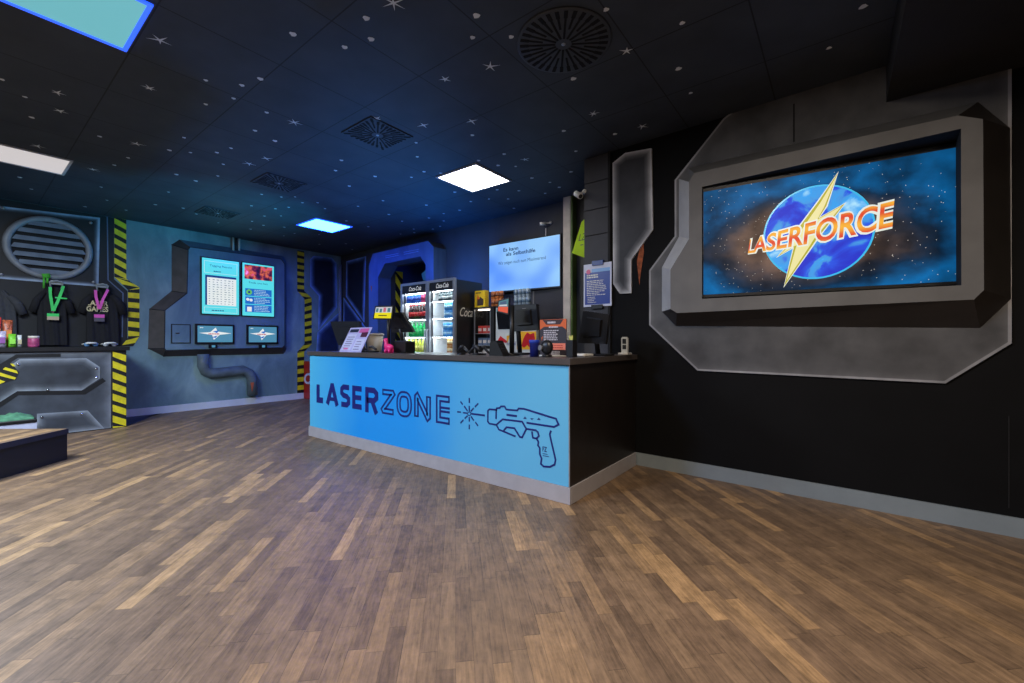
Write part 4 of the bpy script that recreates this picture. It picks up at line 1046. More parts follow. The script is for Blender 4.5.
# ================================================================== arch on the back wall and the passage behind it
t = thing('door_arch', 'blue angular arch boxed around the passage in the back wall', 'door arch', BW.P((oL + oR) / 2, 0, 0))
aL = BW.px(368.8, 262, AD)[0]; aR2 = aR
zt_ = BW.px(427, 241, AD)[1]; zl = BW.px(368.8, 259.3, AD)[1]; ztl = BW.px(373.5, 249, AD)[1]; ztr = BW.px(433, 244, AD)[1]
ch = .22
outer = [(aL, .01), (aL, zt_ - ch), (aL + ch * .6, zt_), (aR2 - .14, zt_), (aR2, zt_ - .12), (aR2, .01)]
oc = .22
ARCHF = mottled('arch_blue_paint', (60, 84, 130), (76, 104, 150), (92, 120, 168))
ARCHS = M('arch_side_brown', (92, 86, 80), .55, noise=.25, stretch=(1, 1, .2))
b = B(); b.use(ARCHF)
inn = [(oL, .01), (oL, oT - oc), (oL + oc, oT), (oR - oc * .6, oT), (oR, oT - oc * .7), (oR, .01)]
poly = outer + inn[::-1]
lo = [b.v(BW.P(a, z, .001)) for a, z in poly]; hi = [b.v(BW.P(a, z, AD)) for a, z in poly]; n = len(poly)
for i in range(n):
    b.use(ARCHS if i in (3, 4) else ARCHF); b.face([lo[i], lo[(i + 1) % n], hi[(i + 1) % n], hi[i]])
b.use(ARCHF)
for q in tessellate_polygon([[Vector((a, z, 0)) for a, z in poly]]): b.face([hi[i] for i in q])
arch = obj('arch_body', b, None, t)
b = B().use(M('pale_blue_line', (110, 150, 210), .6))
for L in ([(582,178),(672,160)],[(584,190),(674,172)],[(708,152),(810,132)],[(710,166),(808,146)]): b.stroke(BW, BW.pts(L, AD, **{'k': 6.827, 'ox': 300, 'oy': 230}), .012, AD, AD + .003)
b.use(M('orange_mark_paint')); b.slab(BW, BW.pts([(370.7,286),(372,286),(371.6,292)], AD), AD, AD + .002)
obj('painted_marks', b, None, arch)
# green triangular bracket at the inner right
b = B().use(M('bracket_green', (60, 130, 120), .5)); b.slab(BW, BW.pts([(838,300),(882,260),(880,345),(850,345)], AD * .5, k=6.827, ox=300, oy=230), AD * .3, AD * .6)
obj('corner_bracket', b, None, t)
# passage: left jamb with hazard band, far wall, ceiling
JL = BW.P(oL, 0, -.1); PASS = M('passage_dark', (24, 26, 32), .8); PB = M('passage_blue', (30, 60, 130), .6)
WJ = Fr(BW.P(oL, 0, 0).x, BW.P(oL, 0, 0).y, 90 - 2.3)
b = B(); b.slab(WJ, [(.1, 0), (3.1, 0), (3.1, HT), (.1, HT)], -.1, 0); wp = struct('wall_passage_left', b, PB)
b = B(); e0, e1_ = WJ.px(390.5, 300)[0], WJ.px(402.5, 300)[0]; e0 = max(e0, .1)
b.hazard(WJ, (e0, 2.5), (e1_, 2.5), (e0, .02), (e1_, .02), 8, .75, .5, .0005, .006, .003, .2); struct('hazard_band', b, None, wp)
struct('wall_passage_back', B().box(BW.P(oL, 0).x - .4, 7.9, 0, BW.P(oR, 0).x + 1.6, 8.0, HT), PASS)
struct('wall_passage_right', B().box(BW.P(oR, 0).x + .6, 5.05, 0, BW.P(oR, 0).x + .7, 7.9, HT), PASS)
# ================================================================== drinks coolers
FV = 3.926; FU = -3.95
FF = Fr(0, FV, 0)
xR = FU; xL = FF.px(400.5, 320)[0]; xM = FF.px(427.3, 320)[0]; FZ = 1.981
CSIL = M('cooler_silver', (150, 154, 162), .4, .5, noise=.05); CBLK = M('cooler_black', (24, 24, 28), .4); CWH = M('cooler_white_liner', (235, 238, 240), .5, noise=.02)
LED = em_mat('cooler_led', (.80, .93, 1), 24)
def cooler(x0, x1, label, side):
    t = thing('drinks_cooler', label, 'drinks cooler', ((x0 + x1) / 2, FV + .3, 0), 'upright drinks coolers'); y0, y1 = FV, FV + .535; f = .035; w = x1 - x0
    b = B(); b.box(x0, y0 + .04, .08, x0 + .03, y1, FZ - .02); b.box(x1 - .03, y0 + .04, .08, x1, y1, FZ - .02); b.box(x0 + .03, y1 - .03, .08, x1 - .03, y1, FZ - .02); b.box(x0 + .03, y0 + .04, FZ - .15, x1 - .03, y1 - .03, FZ - .02); b.box(x0, y0 + .04, .0, x1, y1, .08)
    body = obj('body', b, CBLK, t)
    if side:
        b = B(); b.use(WHITE); sf = Fr(x1, 0, 90); p = sf.px(459.2, 316.0); b.text(sf, 'Coca-Cola', p[0], p[1] - .0, .12, .002, shear=.3, offset=.0); obj('lettering', b, None, body)
    b = B(); b.box(x0 + .031, y1 - .05, .1, x1 - .031, y1 - .031, FZ - .151); b.box(x0 + .031, y0 + .07, .1, x0 + .04, y1 - .05, FZ - .151); b.box(x1 - .04, y0 + .07, .1, x1 - .031, y1 - .05, FZ - .151); obj('liner', b, CWH, t)
    for z in [FZ - .139] + SHZ[1:]:
        b = B(); b.box(x0 + .05, y0 + .046, z - .015, x1 - .05, y0 + .08, z - .0125); obj('light_strip', b, LED, t)
    for z in SHZ:
        b = B(); b.box(x0 + .041, y0 + .045, z - .012, x1 - .041, y1 - .051, z - .001); obj('shelf', b, CWH, t)
        
    b = B(); b.box(x0, y0, .1, x0 + f, y0 + .038, FZ); b.box(x1 - f, y0, .1, x1, y0 + .038, FZ); b.box(x0 + f, y0, .1, x1 - f, y0 + .038, .16); b.box(x0 + f, y0, FZ - f, x1 - f, y0 + .038, FZ); door = obj('door', b, CSIL, t)
    b = B(); b.box(x0 + f, y0 + .012, .16, x1 - f, y0 + .018, FZ - .15); obj('glass_pane', b, GLASS, door)
    b = B(); b.use(CBLK); b.box(x0 + f, y0 + .006, FZ - .15, x1 - f, y0 + .036, FZ - f); b.use(_scr('header_white' + str(side), (215, 220, 228), .9)); b.text(FF, 'Coca-Cola', (x0 + x1) / 2 + .02, FZ - .115, .06, -.005, w=w * .46, shear=.3, align='c', offset=.006); obj('header_sign', b, None, door)
    b = B(); hx = x1 - .02 if not side else x0 + .02; b.tube([(hx, y0 - .001, .9), (hx, y0 - .03, .92), (hx, y0 - .03, 1.3), (hx, y0 - .001, 1.32)], .009, 8); obj('handle', b, ALU, door)
    return t
zz = lambda y: FF.px(415, y, -.2)[1]
SHZ = [.35] + [Fr(0, FV + .088).px(415, y)[1] for y in (352.6, 336.8, 319.4, 303.2)]
cooler(xL, xM - .002, 'left glass door drinks cooler filled with cans and coloured bottles', 0)
cooler(xM + .002, xR, 'right glass door drinks cooler with water packs and dark bottles', 1)
def bottle(mat, cap, lab, hgt=.24, r=.03):
    t = thing('drink_bottle', '', 'bottle', (0, 0, 0)); b = B(); b.lathe([(r * .8, 0), (r, .01), (r, hgt * .58), (r * .75, hgt * .72), (r * .4, hgt * .86), (r * .38, hgt * .93)], n=10); obj('bottle_glass', b, mat, t)
    b = B(); b.lathe([(r * .45, hgt * .93), (r * .45, hgt)], n=8); obj('cap', b, cap, t)
    b = B(); b.lathe([(r * 1.03, hgt * .2), (r * 1.03, hgt * .5)], n=10); obj('label_band', b, lab, t)
    return t
def can(mat, top, band=None, hgt=.125, r=.030):
    t = thing('drink_can', '', 'can', (0, 0, 0)); b = B(); b.lathe([(r * .85, 0), (r, .008), (r, hgt - .012), (r * .86, hgt - .001)], n=12); obj('can_body', b, mat, t)
    b = B(); b.lathe([(r * .87, hgt - .003), (r * .85, hgt), (.001, hgt - .002)], n=12); obj('can_top', b, top, t)
    if band:
        b = B(); b.lathe([(r * 1.01, hgt * .3), (r * 1.01, hgt * .68)], n=12); obj('can_band', b, band, t)
    return t
def m_(n, c, r=.3): return M(n, c, r, noise=.05)
RED = m_('red', (196, 24, 36)); kinds = {}
def row(proto, x0, x1, n, z, y, label, group, stack=0, rowgap=0):
    used = False
    for s_ in range(max(1, stack)):
        for i in range(n):
            x = x0 + (x1 - x0) * (i + .5) / n; loc = (x, y, z + .001 + s_ * rowgap)
            if not used: proto.location = loc; proto['label'] = label; proto['group'] = group; used = True
            else: dup(proto, loc, label, group)
il, ir = xL + .045, xM - .06; jl, jr = xM + .06, xR - .06; yb = FV + .088
row(can(m_('can_blue', (30, 96, 190)), CHROME, m_('can_deepblue', (20, 60, 150)), .118, .033), il, il + (ir - il) * .64, 4, SHZ[4], yb, 'tall blue can on the top shelf of the left drinks cooler', 'blue cans in the left cooler')
row(can(m_('can_pink', (206, 60, 110)), CHROME, m_('can_darkpink', (160, 40, 90)), .118, .033), il + (ir - il) * .64, ir, 2, SHZ[4], yb, 'tall pink can on the top shelf of the left drinks cooler', 'pink cans in the left cooler')
row(bottle(m_('cola', (46, 20, 18), .15), RED, RED, .203, .031), il + .04, ir, 6, SHZ[3], yb, 'dark cola bottle with a red label on the second shelf of the left cooler', 'cola bottles in the left cooler')
row(bottle(m_('lemon_green', (24, 170, 90), .15), m_('cap_green', (20, 130, 60)), m_('label_green', (50, 200, 110)), .203, .031), il + .04, ir, 6, SHZ[2], yb, 'green bottle on the third shelf of the left cooler', 'green bottles in the left cooler')
row(bottle(m_('ice_tea', (186, 196, 70), .2), m_('cap_dark', (60, 90, 60)), m_('label_yellow', (226, 222, 120)), .203, .032), il, ir, 6, SHZ[1], yb, 'yellow green bottle on the lowest visible shelf of the left cooler', 'yellow green bottles in the left cooler')
row(bottle(m_('dark_teal', (44, 66, 70), .2), BLACK, m_('label_pale', (214, 222, 220)), .12, .032), jl + .08, jr, 6, SHZ[4], yb, 'dark bottle with a pale label on the top shelf of the right cooler', 'dark bottles in the right cooler')
row(can(m_('water_blue', (60, 150, 216)), m_('water_cap', (40, 110, 190)), m_('water_pale', (170, 215, 236)), .10, .031), jl + .2, jr, 4, SHZ[3], yb, 'blue water can in the upper stack of the right cooler', 'blue water cans, upper stack', 2, .101)
row(can(m_('water_blue', (60, 150, 216)), m_('water_cap', (40, 110, 190)), m_('water_pale', (170, 215, 236)), .09, .031), jl + .17, jr, 4, SHZ[2], yb, 'blue water can in the lower stack of the right cooler', 'blue water cans, lower stack', 2, .091)
row(can(m_('gold_can', (190, 130, 50)), m_('gold_top', (225, 205, 160)), m_('gold_band', (236, 220, 170)), .10, .031), jl + .25, jr, 3, SHZ[1], yb, 'gold and brown can stacked low in the right cooler', 'gold cans in the right cooler', 2, .101)

# ================================================================== back counter and what stands on it
BCZ = .90
x_bc = -3.94
t = thing('back_counter', 'dark low back counter behind the reception, carrying the snack cabinet', 'counter', (-3.2, 4.5, 0))
b = B(); b.box(x_bc, 4.18, .001, -2.62, 4.82, BCZ - .03); obj('body', b, CBLK, t)
b = B(); b.box(x_bc, 4.16, BCZ - .029, -2.61, 4.83, BCZ); obj('worktop', b, M('worktop_grey_brown'), t)
BC = Fr(0, 4.25, 0)
def rbc(x0, y0, x1, y1, d=0.0, fr=BC): return fr.rect(x0, y0, x1, y1, d)
# snack cabinet
r = rbc(471, 308.5, 494, 346); x0, x1, z1 = max(r[0], x_bc + .012), r[2], r[3]
t = thing('snack_cabinet', 'black glass fronted snack cabinet beside the right drinks cooler', 'cabinet', ((x0 + x1) / 2, 4.45, BCZ)); yq = 4.25
b = B(); b.box(x0, yq, BCZ + .001, x0 + .02, yq + .4, z1); b.box(x1 - .06, yq, BCZ + .001, x1, yq + .4, z1); b.box(x0 + .02, yq + .38, BCZ + .001, x1 - .06, yq + .4, z1); b.box(x0 - .01, yq - .01, z1 + .0, x1 + .01, yq + .41, z1 + .02); b.box(x0 + .02, yq, BCZ + .001, x1 - .06, yq + .38, BCZ + .05)
obj('body', b, BLACK, t)
for z in (BCZ + .20, BCZ + .36):
    b = B(); b.box(x0 + .021, yq + .03, z - .008, x1 - .061, yq + .379, z); obj('shelf', b, ALU, t)
b = B(); b.box(x0 + .02, yq + .002, BCZ + .05, x0 + .032, yq + .014, z1 - .01); b.box(x1 - .072, yq + .002, BCZ + .05, x1 - .06, yq + .014, z1 - .01); dr = obj('door', b, ALU, t)
b = B(); b.box(x0 + .033, yq + .005, BCZ + .05, x1 - .073, yq + .009, z1 - .01); obj('glass_pane', b, GLASS, dr)
b = B(); b.box(x0 + .05, yq + .05, z1 - .02, x1 - .1, yq + .09, z1 - .008); obj('light_strip', b, em_mat('cabinet_led', (1, .85, .7), 5), t)
sh = [(m_('snack_red', (206, 60, 48), .5), 'red and white'), (m_('snack_white', (220, 214, 206), .5), 'white'), (m_('snack_blue', (110, 130, 160), .5), 'grey blue')]
for i, (z, mm, lab) in enumerate(((BCZ + .36, 0, 'red snack box on the upper shelf of the snack cabinet'), (BCZ + .20, 2, 'grey blue snack box on the lower shelf of the snack cabinet'), (BCZ + .05, 1, 'white snack box at the bottom of the snack cabinet'))):
    for j in range(3):
        q = x0 + .04 + (x1 - x0 - .12) * j / 3; t_ = thing('snack_box', lab, 'snack box', (q + .04, yq + .12, z), 'snack boxes in the cabinet, shelf %s' % ('one', 'two', 'three')[i])
        b = B(); b.box(q, yq + .06, z + .001, q + (x1 - x0 - .12) / 3 - .01, yq + .2, z + .10, bev=.004); obj('carton', b, sh[mm][0], t_)
        b = B(); b.box(q + .01, yq + .056, z + .03, q + (x1 - x0 - .12) / 3 - .02, yq + .0599, z + .07); obj('carton_label', b, m_('snack_label', (232, 222, 210), .5), t_)
ztop = z1 + .021
# yellow box with picture, orange cans, silver cans
r = BC.rect(474.3, 290.5, 484.7, 304.5); t = thing('yellow_box', 'yellow box with a dark picture on top of the snack cabinet', 'box', ((r[0] + r[2]) / 2, 4.3, ztop))
b = B(); b.box(r[0], 4.26, ztop, r[2], 4.33, r[3]); obj('carton', b, m_('box_yellow', (236, 200, 30), .5), t)
b = B(); f2 = Fr(0, 4.26); w = r[2] - r[0]; h = r[3] - ztop; b.use(m_('dark_brown', (60, 42, 36), .6)); b.slab(f2, [(r[0] + w * .25, ztop + h * .1), (r[0] + w * .8, ztop + h * .1), (r[0] + w * .85, ztop + h * .45), (r[0] + w * .55, ztop + h * .62), (r[0] + w * .25, ztop + h * .5)], 0, .003)
b.use(m_('snack_orange', (220, 110, 40), .6)); b.slab(f2, [(r[0] + w * .2, ztop + h * .45), (r[0] + w * .5, ztop + h * .5), (r[0] + w * .3, ztop + h * .75)], .0, .004); b.use(m_('dark_brown', (60, 42, 36), .6)); b.lines(f2, (r[0] + w * .1, ztop + h * .8, r[0] + w * .9, ztop + h * .93), 1, .004)
obj('picture', b, None, t)
ocan = can(m_('can_orange', (190, 112, 60)), m_('can_cream', (226, 190, 150)), m_('can_brown', (110, 60, 40)), .10, .032)
r0 = BC.px(487, 300)[0]; r1 = BC.px(494.5, 300)[0]
# wide shelf behind for the cans
t = thing('can_shelf', 'narrow dark shelf behind the registers carrying stacked cans', 'shelf', (-3.1, 4.5, BCZ)); xs0, xs1 = x1 + .015, BC.px(529.5, 305)[0]
b = B(); b.box(xs0, 4.26, ztop - .02, xs1, 4.46, ztop - .001); obj('board', b, BLACK, t)
for x in (xs0 + .01, xs1 - .03):
    b = B(); b.box(x, 4.3, BCZ + .001, x + .02, 4.42, ztop - .021); obj('post', b, BLACK, t)
n = 0
for lev in range(2):
    for i in range(3 if lev == 0 else 3):
        loc = (BC.px(489.5, 300)[0] + .067 * i, 4.33, ztop + lev * .101); lab = 'orange can stacked on the shelf beside the yellow box'
        if n == 0: ocan.location = loc; ocan['label'] = lab; ocan['group'] = 'orange cans on the can shelf'
        else: dup(ocan, loc, lab, 'orange cans on the can shelf')
        n += 1
scan = can(m_('can_silver', (150, 168, 182)), CHROME, m_('can_slate', (84, 108, 130)), .10, .03); n = 0
sx0 = BC.px(510.5, 300)[0]
for lev in range(2):
    for i in range(5 if lev == 0 else 4):
        loc = (sx0 + .03 + .063 * i, 4.33, ztop + lev * .101); lab = 'silver blue can stacked below the wall television'
        if loc[0] > xs1 - .03: continue
        if n == 0: scan.location = loc; scan['label'] = lab; scan['group'] = 'silver cans on the can shelf'
        else: dup(scan, loc, lab, 'silver cans on the can shelf')
        n += 1
# small branded fridge
B2 = Fr(0, 4.2, 0); r = B2.rect(495.5, 312, 536.5, 351); x0, x1 = r[0], r[2]; z1 = B2.px(510, 331)[1]; zlow = BCZ
t = thing('mini_fridge', 'small white fridge with yellow and red drink branding behind the registers', 'fridge', ((x0 + x1) / 2, 4.24, BCZ)); 
z1 = ztop - .03
b = B(); b.box(x0, 4.2, BCZ + .001, x1, 4.255, z1, bev=.006); bd = obj('body', b, M('fridge_white', (206, 210, 208), .4), t)
zm = B2.px(510, 331.5)[1]; xm = B2.px(511, 330)[0]
b = B(); b.use(m_('smoked_glass', (24, 26, 30), .15)); b.slab(B2, [(x0 + .05, zm + .03), (xm, zm + .03), (xm, z1 - .05), (x0 + .02, z1 - .05)], .0, .006); b.use(m_('teal_band', (40, 160, 170), .4)); b.slab(B2, [(x0 + .02, z1 - .05), (xm, z1 - .05), (xm, z1 - .02), (x0 + .02, z1 - .02)], 0, .007); obj('glass_door', b, None, t)
pr = B2.rect(517, 331.5, 536.3, 349.5)
b = B(); b.use(m_('brand_yellow', (240, 178, 20), .5)); b.prect(B2, pr, 0, .004); b.use(m_('brand_blue', (40, 70, 150), .5)); b.text(Fr(0, 4.2), 'Red Bull', B2.px(507, 348)[0], pr[1] + .05, .05, .0045, w=.001 + B2.px(516, 340)[0] - B2.px(507, 340)[0])
b.use(RED); w, h = pr[2] - pr[0], pr[3] - pr[1]; P2 = [(pr[0] + w * u, pr[1] + h * v) for u, v in [(.25, .2), (.4, .1), (.55, .25), (.7, .1), (.85, .3), (.95, .6), (.9, .92), (.7, .85), (.55, .95), (.45, .8), (.35, .6), (.3, .4)]]; b.slab(B2, P2, .004, .006)
q0 = B2.rect(498, 336, 508, 343); b.slab(B2, [(q0[0], (q0[1] + q0[3]) / 2 - .01), (q0[0] + .04, q0[3]), (q0[2], q0[1] + .02), (q0[2] - .03, q0[1])], 0, .004); b.use(m_('brand_yellow', (240, 178, 20), .5)); b.slab(B2, [(q0[2] - .01, q0[1]), (q0[2] + .03, q0[3] + .01), (q0[2] - .02, q0[3])], .0, .005)
obj('brand_print', b, None, bd)

# ================================================================== television on the back wall
TB = Fr(*BW.P(BW.px(488, 270, .12)[0], 0, .12).xy, -2.3 + 4)
P_ = TB.pts([(488.2,246.3),(558.7,234.6),(560.8,287),(490.5,290.8)])
a0, a1 = (P_[0][0] + P_[3][0]) / 2, (P_[1][0] + P_[2][0]) / 2; z1, z0 = (P_[0][1] + P_[1][1]) / 2, (P_[2][1] + P_[3][1]) / 2
t = thing('television', 'pale blue television with German text on the back wall', 'television', TB.P((a0 + a1) / 2, z0, 0))
b = B(); b.prect(TB, (a0 - .012, z0 - .02, a1 + .012, z1 + .012), -.05, -.001); obj('casing', b, BLACK, t)
b = B(); b.slab(TB, [(a0 + .3, z0 + .2), (a1 - .3, z0 + .2), (a1 - .3, z1 - .2), (a0 + .3, z1 - .2)], -.11, -.05); obj('wall_mount', b, BLACK, t)
def tvblue():
    m, n, l, b = nt('screen_sky_blue'); tc = n.new('ShaderNodeTexCoord'); b.inputs['Base Color'].default_value = (.01, .01, .01, 1)
    nz = n.new('ShaderNodeTexNoise'); nz.inputs['Scale'].default_value = 1.6; nz.inputs['Detail'].default_value = 1; l.new(tc.outputs['Object'], nz.inputs['Vector'])
    r = n.new('ShaderNodeValToRGB'); r.color_ramp.elements[0].position = .35; r.color_ramp.elements[0].color = S((92, 150, 250)); r.color_ramp.elements[1].position = .55; r.color_ramp.elements[1].color = S((146, 200, 250))
    l.new(nz.outputs['Fac'], r.inputs['Fac']); l.new(r.outputs['Color'], b.inputs['Emission Color']); b.inputs['Emission Strength'].default_value = 1
    return m
b = B(); b.prect(TB, (a0, z0, a1, z1), -.001, 0); dd = obj('display', b, tvblue(), t)
w, h = a1 - a0, z1 - z0; _scr('screen_text_navy', (34, 60, 110), 1); b = B().use(_m['screen_text_navy'])
b.text(TB, 'Es kann', a0 + w * .22, z1 - h * .17, .05, .002, w=w * .22, offset=.02); obj('heading_text', b, None, dd); b = B().use(_m['screen_text_navy'])
b.text(TB, 'als Selbsthilfe', a0 + w * .26, z1 - h * .27, .05, .002, w=w * .42, offset=.02); obj('heading_text', b, None, dd); b = B().use(_m['screen_text_navy'])
b.text(TB, 'Wir zeigen euch zum Missionsrand', a0 + w * .14, z1 - h * .44, .045, .002, w=w * .68)
obj('body_text', b, None, dd)
b = B(); pc_ = TB.P(a0 + w * .62, 0, -.06); b.box(pc_.x - .01, pc_.y, BCZ + .001, pc_.x + .01, pc_.y + .02, z0 - .03); tag(obj('cable_duct', b, M('duct_grey', (130, 126, 122), .6)), 'thin grey cable duct running down the wall under the blue television', 'cable duct')

# white column with green edge
bc = Fr(*BW.P(0, 0, .12).xy, -2.3)
q0, q1 = bc.px(563.2, 280)[0], bc.px(570.4, 280)[0]; q2 = bc.px(571.9, 280)[0]
b = B(); b.prect(bc, (q0, .002, q1, HT - .002), -.11, 0); wc = struct('column', b, M('column_cream', (206, 196, 182), .6))
wc.parent = wb; 
b = B(); b.prect(bc, (q1 + .001, .002, q2, HT - .002), -.11, -.01); struct('column_green_edge', b, M('column_green', (92, 118, 60), .6), wc)
# security cameras
def seccam(c, aim, label, s_=1.0):
    c = Vector(c); aim = Vector(aim).normalized(); t = thing('security_camera', label, 'camera', c)
    b = B(); b.tube([c, c + aim * .13 * s_], [.036 * s_, .036 * s_], 12); cm = obj('housing', b, WHITE, t)
    b = B(); b.tube([c + aim * .13 * s_, c + aim * .136 * s_], .027 * s_, 12); obj('lens', b, BLACK, cm)
    b = B(); bk_ = c - aim * .0; b.tube([c + aim * .03 + Vector((0, 0, .0)), c + Vector((.09, .05, .015)) * s_], .014 * s_, 8); b.ball(c + Vector((.10, .05, .015)) * s_, .035 * s_, 10, 6); obj('bracket', b, WHITE, t)
    return t
p = BW.P(*BW.px(545.5, 223.5, .07), .07); seccam(p, (-.9, -.7, -.05), 'white security camera above the blue television', .6)
b = B(); p2 = BW.P(*BW.px(545.8, 228, .02), .02); p3 = BW.P(*BW.px(545.8, 236, .02), .02); b.tube([p2, p3], .006, 6); tag(obj('camera_cable', b, WHITE), 'short white cable under the security camera', 'cable')
p = RW.P(*RW.px(576, 193.5, .05), .05); seccam(p + Vector((0, .0, 0)), (.6, -.35, -.45), 'white security camera hanging near the ceiling beside the pillar', .8)
# lime green pennant
b = B(); fb = Fr(*RW.P(0, 0, -.02).xy, -1.9); b.slab(fb, fb.pts([(585.2,221),(584,219.5),(581.5,222),(572,253),(585.2,258)]), -.012, .0)
t = tag(obj('pennant', b, M('lime_fabric', (176, 216, 24), .8)), 'lime green pennant hanging beside the pillar', 'flag')
b = B().use(m_('dark_print', (40, 60, 20))); p = fb.px(578.5, 241); b.text(fb, 'LZ', p[0], p[1], .07, .001, shear=.3); b.lines(fb, (*fb.px(580.5, 246), *fb.px(585, 243.5)), 1, .001); obj('print', b, None, t)

# poster on the pillar
PF = Fr(*RW.P(0, 0, .021).xy, -1.9)
r = PF.rect(584.5, 263.5, 612.3, 306.5); t = thing('poster', 'blue and white information poster held by clips on the pillar', 'poster', PF.P((r[0] + r[2]) / 2, r[1], 0)); w, h = r[2] - r[0], r[3] - r[1]
R = lambda u0, v0, u1, v1: (r[0] + w * u0, r[1] + h * v0, r[0] + w * u1, r[1] + h * v1)
b = B(); b.prect(PF, r, .012, .017); pb = obj('poster_board', b, M('poster_white', (206, 210, 232), .4), t)
b = B(); b.use(m_('poster_blue', (24, 56, 150))); fq(b, PF, R(.05, .05, .95, .80), .0175); b.use(m_('poster_sky', (120, 170, 228))); fq(b, PF, R(.3, .80, .95, .88), .0175)
b.use(m_('poster_pink', (206, 40, 110))); disc(b, PF, r[0] + w * .18, r[1] + h * .82, w * .08, w * .08, .019, 14)
b.use(WHITE); b.lines(PF, R(.12, .66, .72, .76), 2, .0185, .62, 3); b.lines(PF, R(.12, .25, .85, .62), 9, .0185, .4, 5); b.lines(PF, R(.15, .08, .5, .24), 4, .0185, .35, 9)
obj('printing', b, None, pb)
for u0, v0, u1, v1, mm, nm in ((.33, .95, .72, 1.06, m_('clip_blue', (22, 50, 130)), 'top_clip'), (.3, -.05, .7, .04, BLACK, 'bottom_clip')):
    b = B(); b.prect(PF, R(u0, v0, u1, v1), .0, .03); obj(nm, b, mm, t)

# ================================================================== on the reception counter
def ctf(v): return Fr(0, v, 0)
def cr(fr, x0, x1, ytop, d=0.0):
    a0, a1 = fr.px(x0, 340, d)[0], fr.px(x1, 340, d)[0]; return a0, a1, fr.px((x0 + x1) / 2, ytop, d)[1]
Z1 = cz1 + .001
def monitor(name, label, fr, q, d, foot, mat=BLACK, th=.04, mark=True, cat='monitor', topd=0.0, sx=0.0):
    """back of a monitor seen from the customer side; q: four pixel corners tl,tr,br,bl"""
    P_ = [fr.px(*p, d) for p in q]; c = ((P_[0][0] + P_[1][0] + P_[2][0] + P_[3][0]) / 4, (P_[0][1] + P_[2][1]) / 2)
    t = thing(name, label, cat, fr.P(c[0], Z1, d)); b = B()
    ds = [topd, topd, 0, 0]
    b.hexa([fr.P(a, z, d - e) for (a, z), e in zip(P_, ds)], [fr.P(a, z, d - th - e) for (a, z), e in zip(P_, ds)])
    body = obj('screen_casing', b, mat, t)
    b = B(); k = .55; b.hexa([fr.P(c[0] + (a - c[0]) * k, c[1] + (z - c[1]) * k, d + .022 - e * .7 - topd * .2) for (a, z), e in zip(P_, ds)], [fr.P(c[0] + (a - c[0]) * k * 1.1, c[1] + (z - c[1]) * k * 1.1, d - .005 - e * .6 - topd * .2) for (a, z), e in zip(P_, ds)]); obj('rear_hump', b, mat, t)
    b = B(); b.tube([fr.P(c[0] + sx, Z1 + .015, d - .06), fr.P(c[0] + sx, c[1], d - .02 - topd * .5)], .022, 8); obj('stand', b, mat, t)
    b = B(); w = foot / 2; p = fr.P(c[0] + sx, 0, d - .06); b.box(p.x - w, p.y - .09, Z1, p.x + w, p.y + .09, Z1 + .016, bev=.004); obj('foot', b, mat, t)
    if mark:
        b = B(); b.use(DARK if mat is not BLACK else M('logo_grey', (140, 140, 145), .5)); zz_ = (P_[0][1] + P_[1][1]) / 2 - .03; b.lines(fr, (c[0] - .03, zz_ - .008, c[0] + .03, zz_), 1, d + .0015 - topd * .9); obj('maker_mark', b, None, body)
    return t
monitor('register_screen', 'dark register screen at the left end of the reception counter', ctf(3.0), [(333,321.5),(361.5,321.5),(360,345),(338,345)], 0, .2, M('register_navy', (28, 30, 38), .5), topd=-.04, cat='register')
# menu stand
fr = ctf(2.72); frt = ctf(2.83)
B0, B1 = fr.px(339.2, 350.9), fr.px(360.6, 350.9); T1, T0 = frt.px(372.2, 327.2), frt.px(350.8, 327.8)
pl_ = [Vector((B0[0], 2.72, Z1)), Vector((B1[0], 2.72, Z1)), Vector((T1[0], 2.83, T1[1])), Vector((T0[0], 2.83, T0[1]))]
t = thing('menu_stand', 'leaning lilac menu board standing at the left end of the reception counter', 'menu', pl_[0])
nrm = (pl_[1] - pl_[0]).cross(pl_[3] - pl_[0]).normalized(); nrm = -nrm if nrm.y > 0 else nrm
b = B(); b.hexa(pl_, [p - nrm * .006 for p in pl_]); mb = obj('board', b, M('menu_lilac', (186, 180, 226), .4), t)
def onb(u, v, d=.001): return pl_[0] + (pl_[1] - pl_[0]) * u + (pl_[3] - pl_[0]) * v + nrm * d
b = B()
def bq_(u0, v0, u1, v1, m, d=.001): b.use(m); b.quad(onb(u0, v0, d), onb(u1, v0, d), onb(u1, v1, d), onb(u0, v1, d))
bq_(.05, .80, .45, .93, m_('menu_dark', (46, 50, 74))); bq_(.5, .78, .9, .95, m_('menu_pink', (206, 96, 160))); bq_(.65, .6, .93, .80, m_('menu_wine', (84, 40, 66)))
bq_(.04, .08, .46, .72, m_('menu_pale', (206, 206, 236))); bq_(.54, .05, .94, .52, m_('menu_pale', (206, 206, 236)))
for i in range(6): bq_(.09, .14 + .09 * i, .36 + .03 * (i % 3), .17 + .09 * i, m_('menu_ink', (120, 110, 160)), .002)
for i in range(4): bq_(.6, .10 + .1 * i, .85 - .04 * (i % 2), .13 + .1 * i, m_('menu_ink', (120, 110, 160)), .002)
bq_(.15, .1, .35, .16, m_('menu_rose', (220, 110, 170)), .003)
obj('printing', b, None, mb)
b = B(); m0 = (pl_[2] + pl_[3]) / 2; ft = (pl_[0] + pl_[1]) / 2 + Vector((0, .22, 0)); s_ = Vector((.02, 0, 0)); top_ = onb(.5, .7, -.008); b.hexa([top_ - s_, top_ + s_, ft + s_, ft - s_], [top_ - s_ + Vector((0, .005, 0)), top_ + s_ + Vector((0, .005, 0)), ft + s_ + Vector((0, .006, 0)), ft - s_ + Vector((0, .006, 0))]); obj('rear_strut', b, WHITE, t)
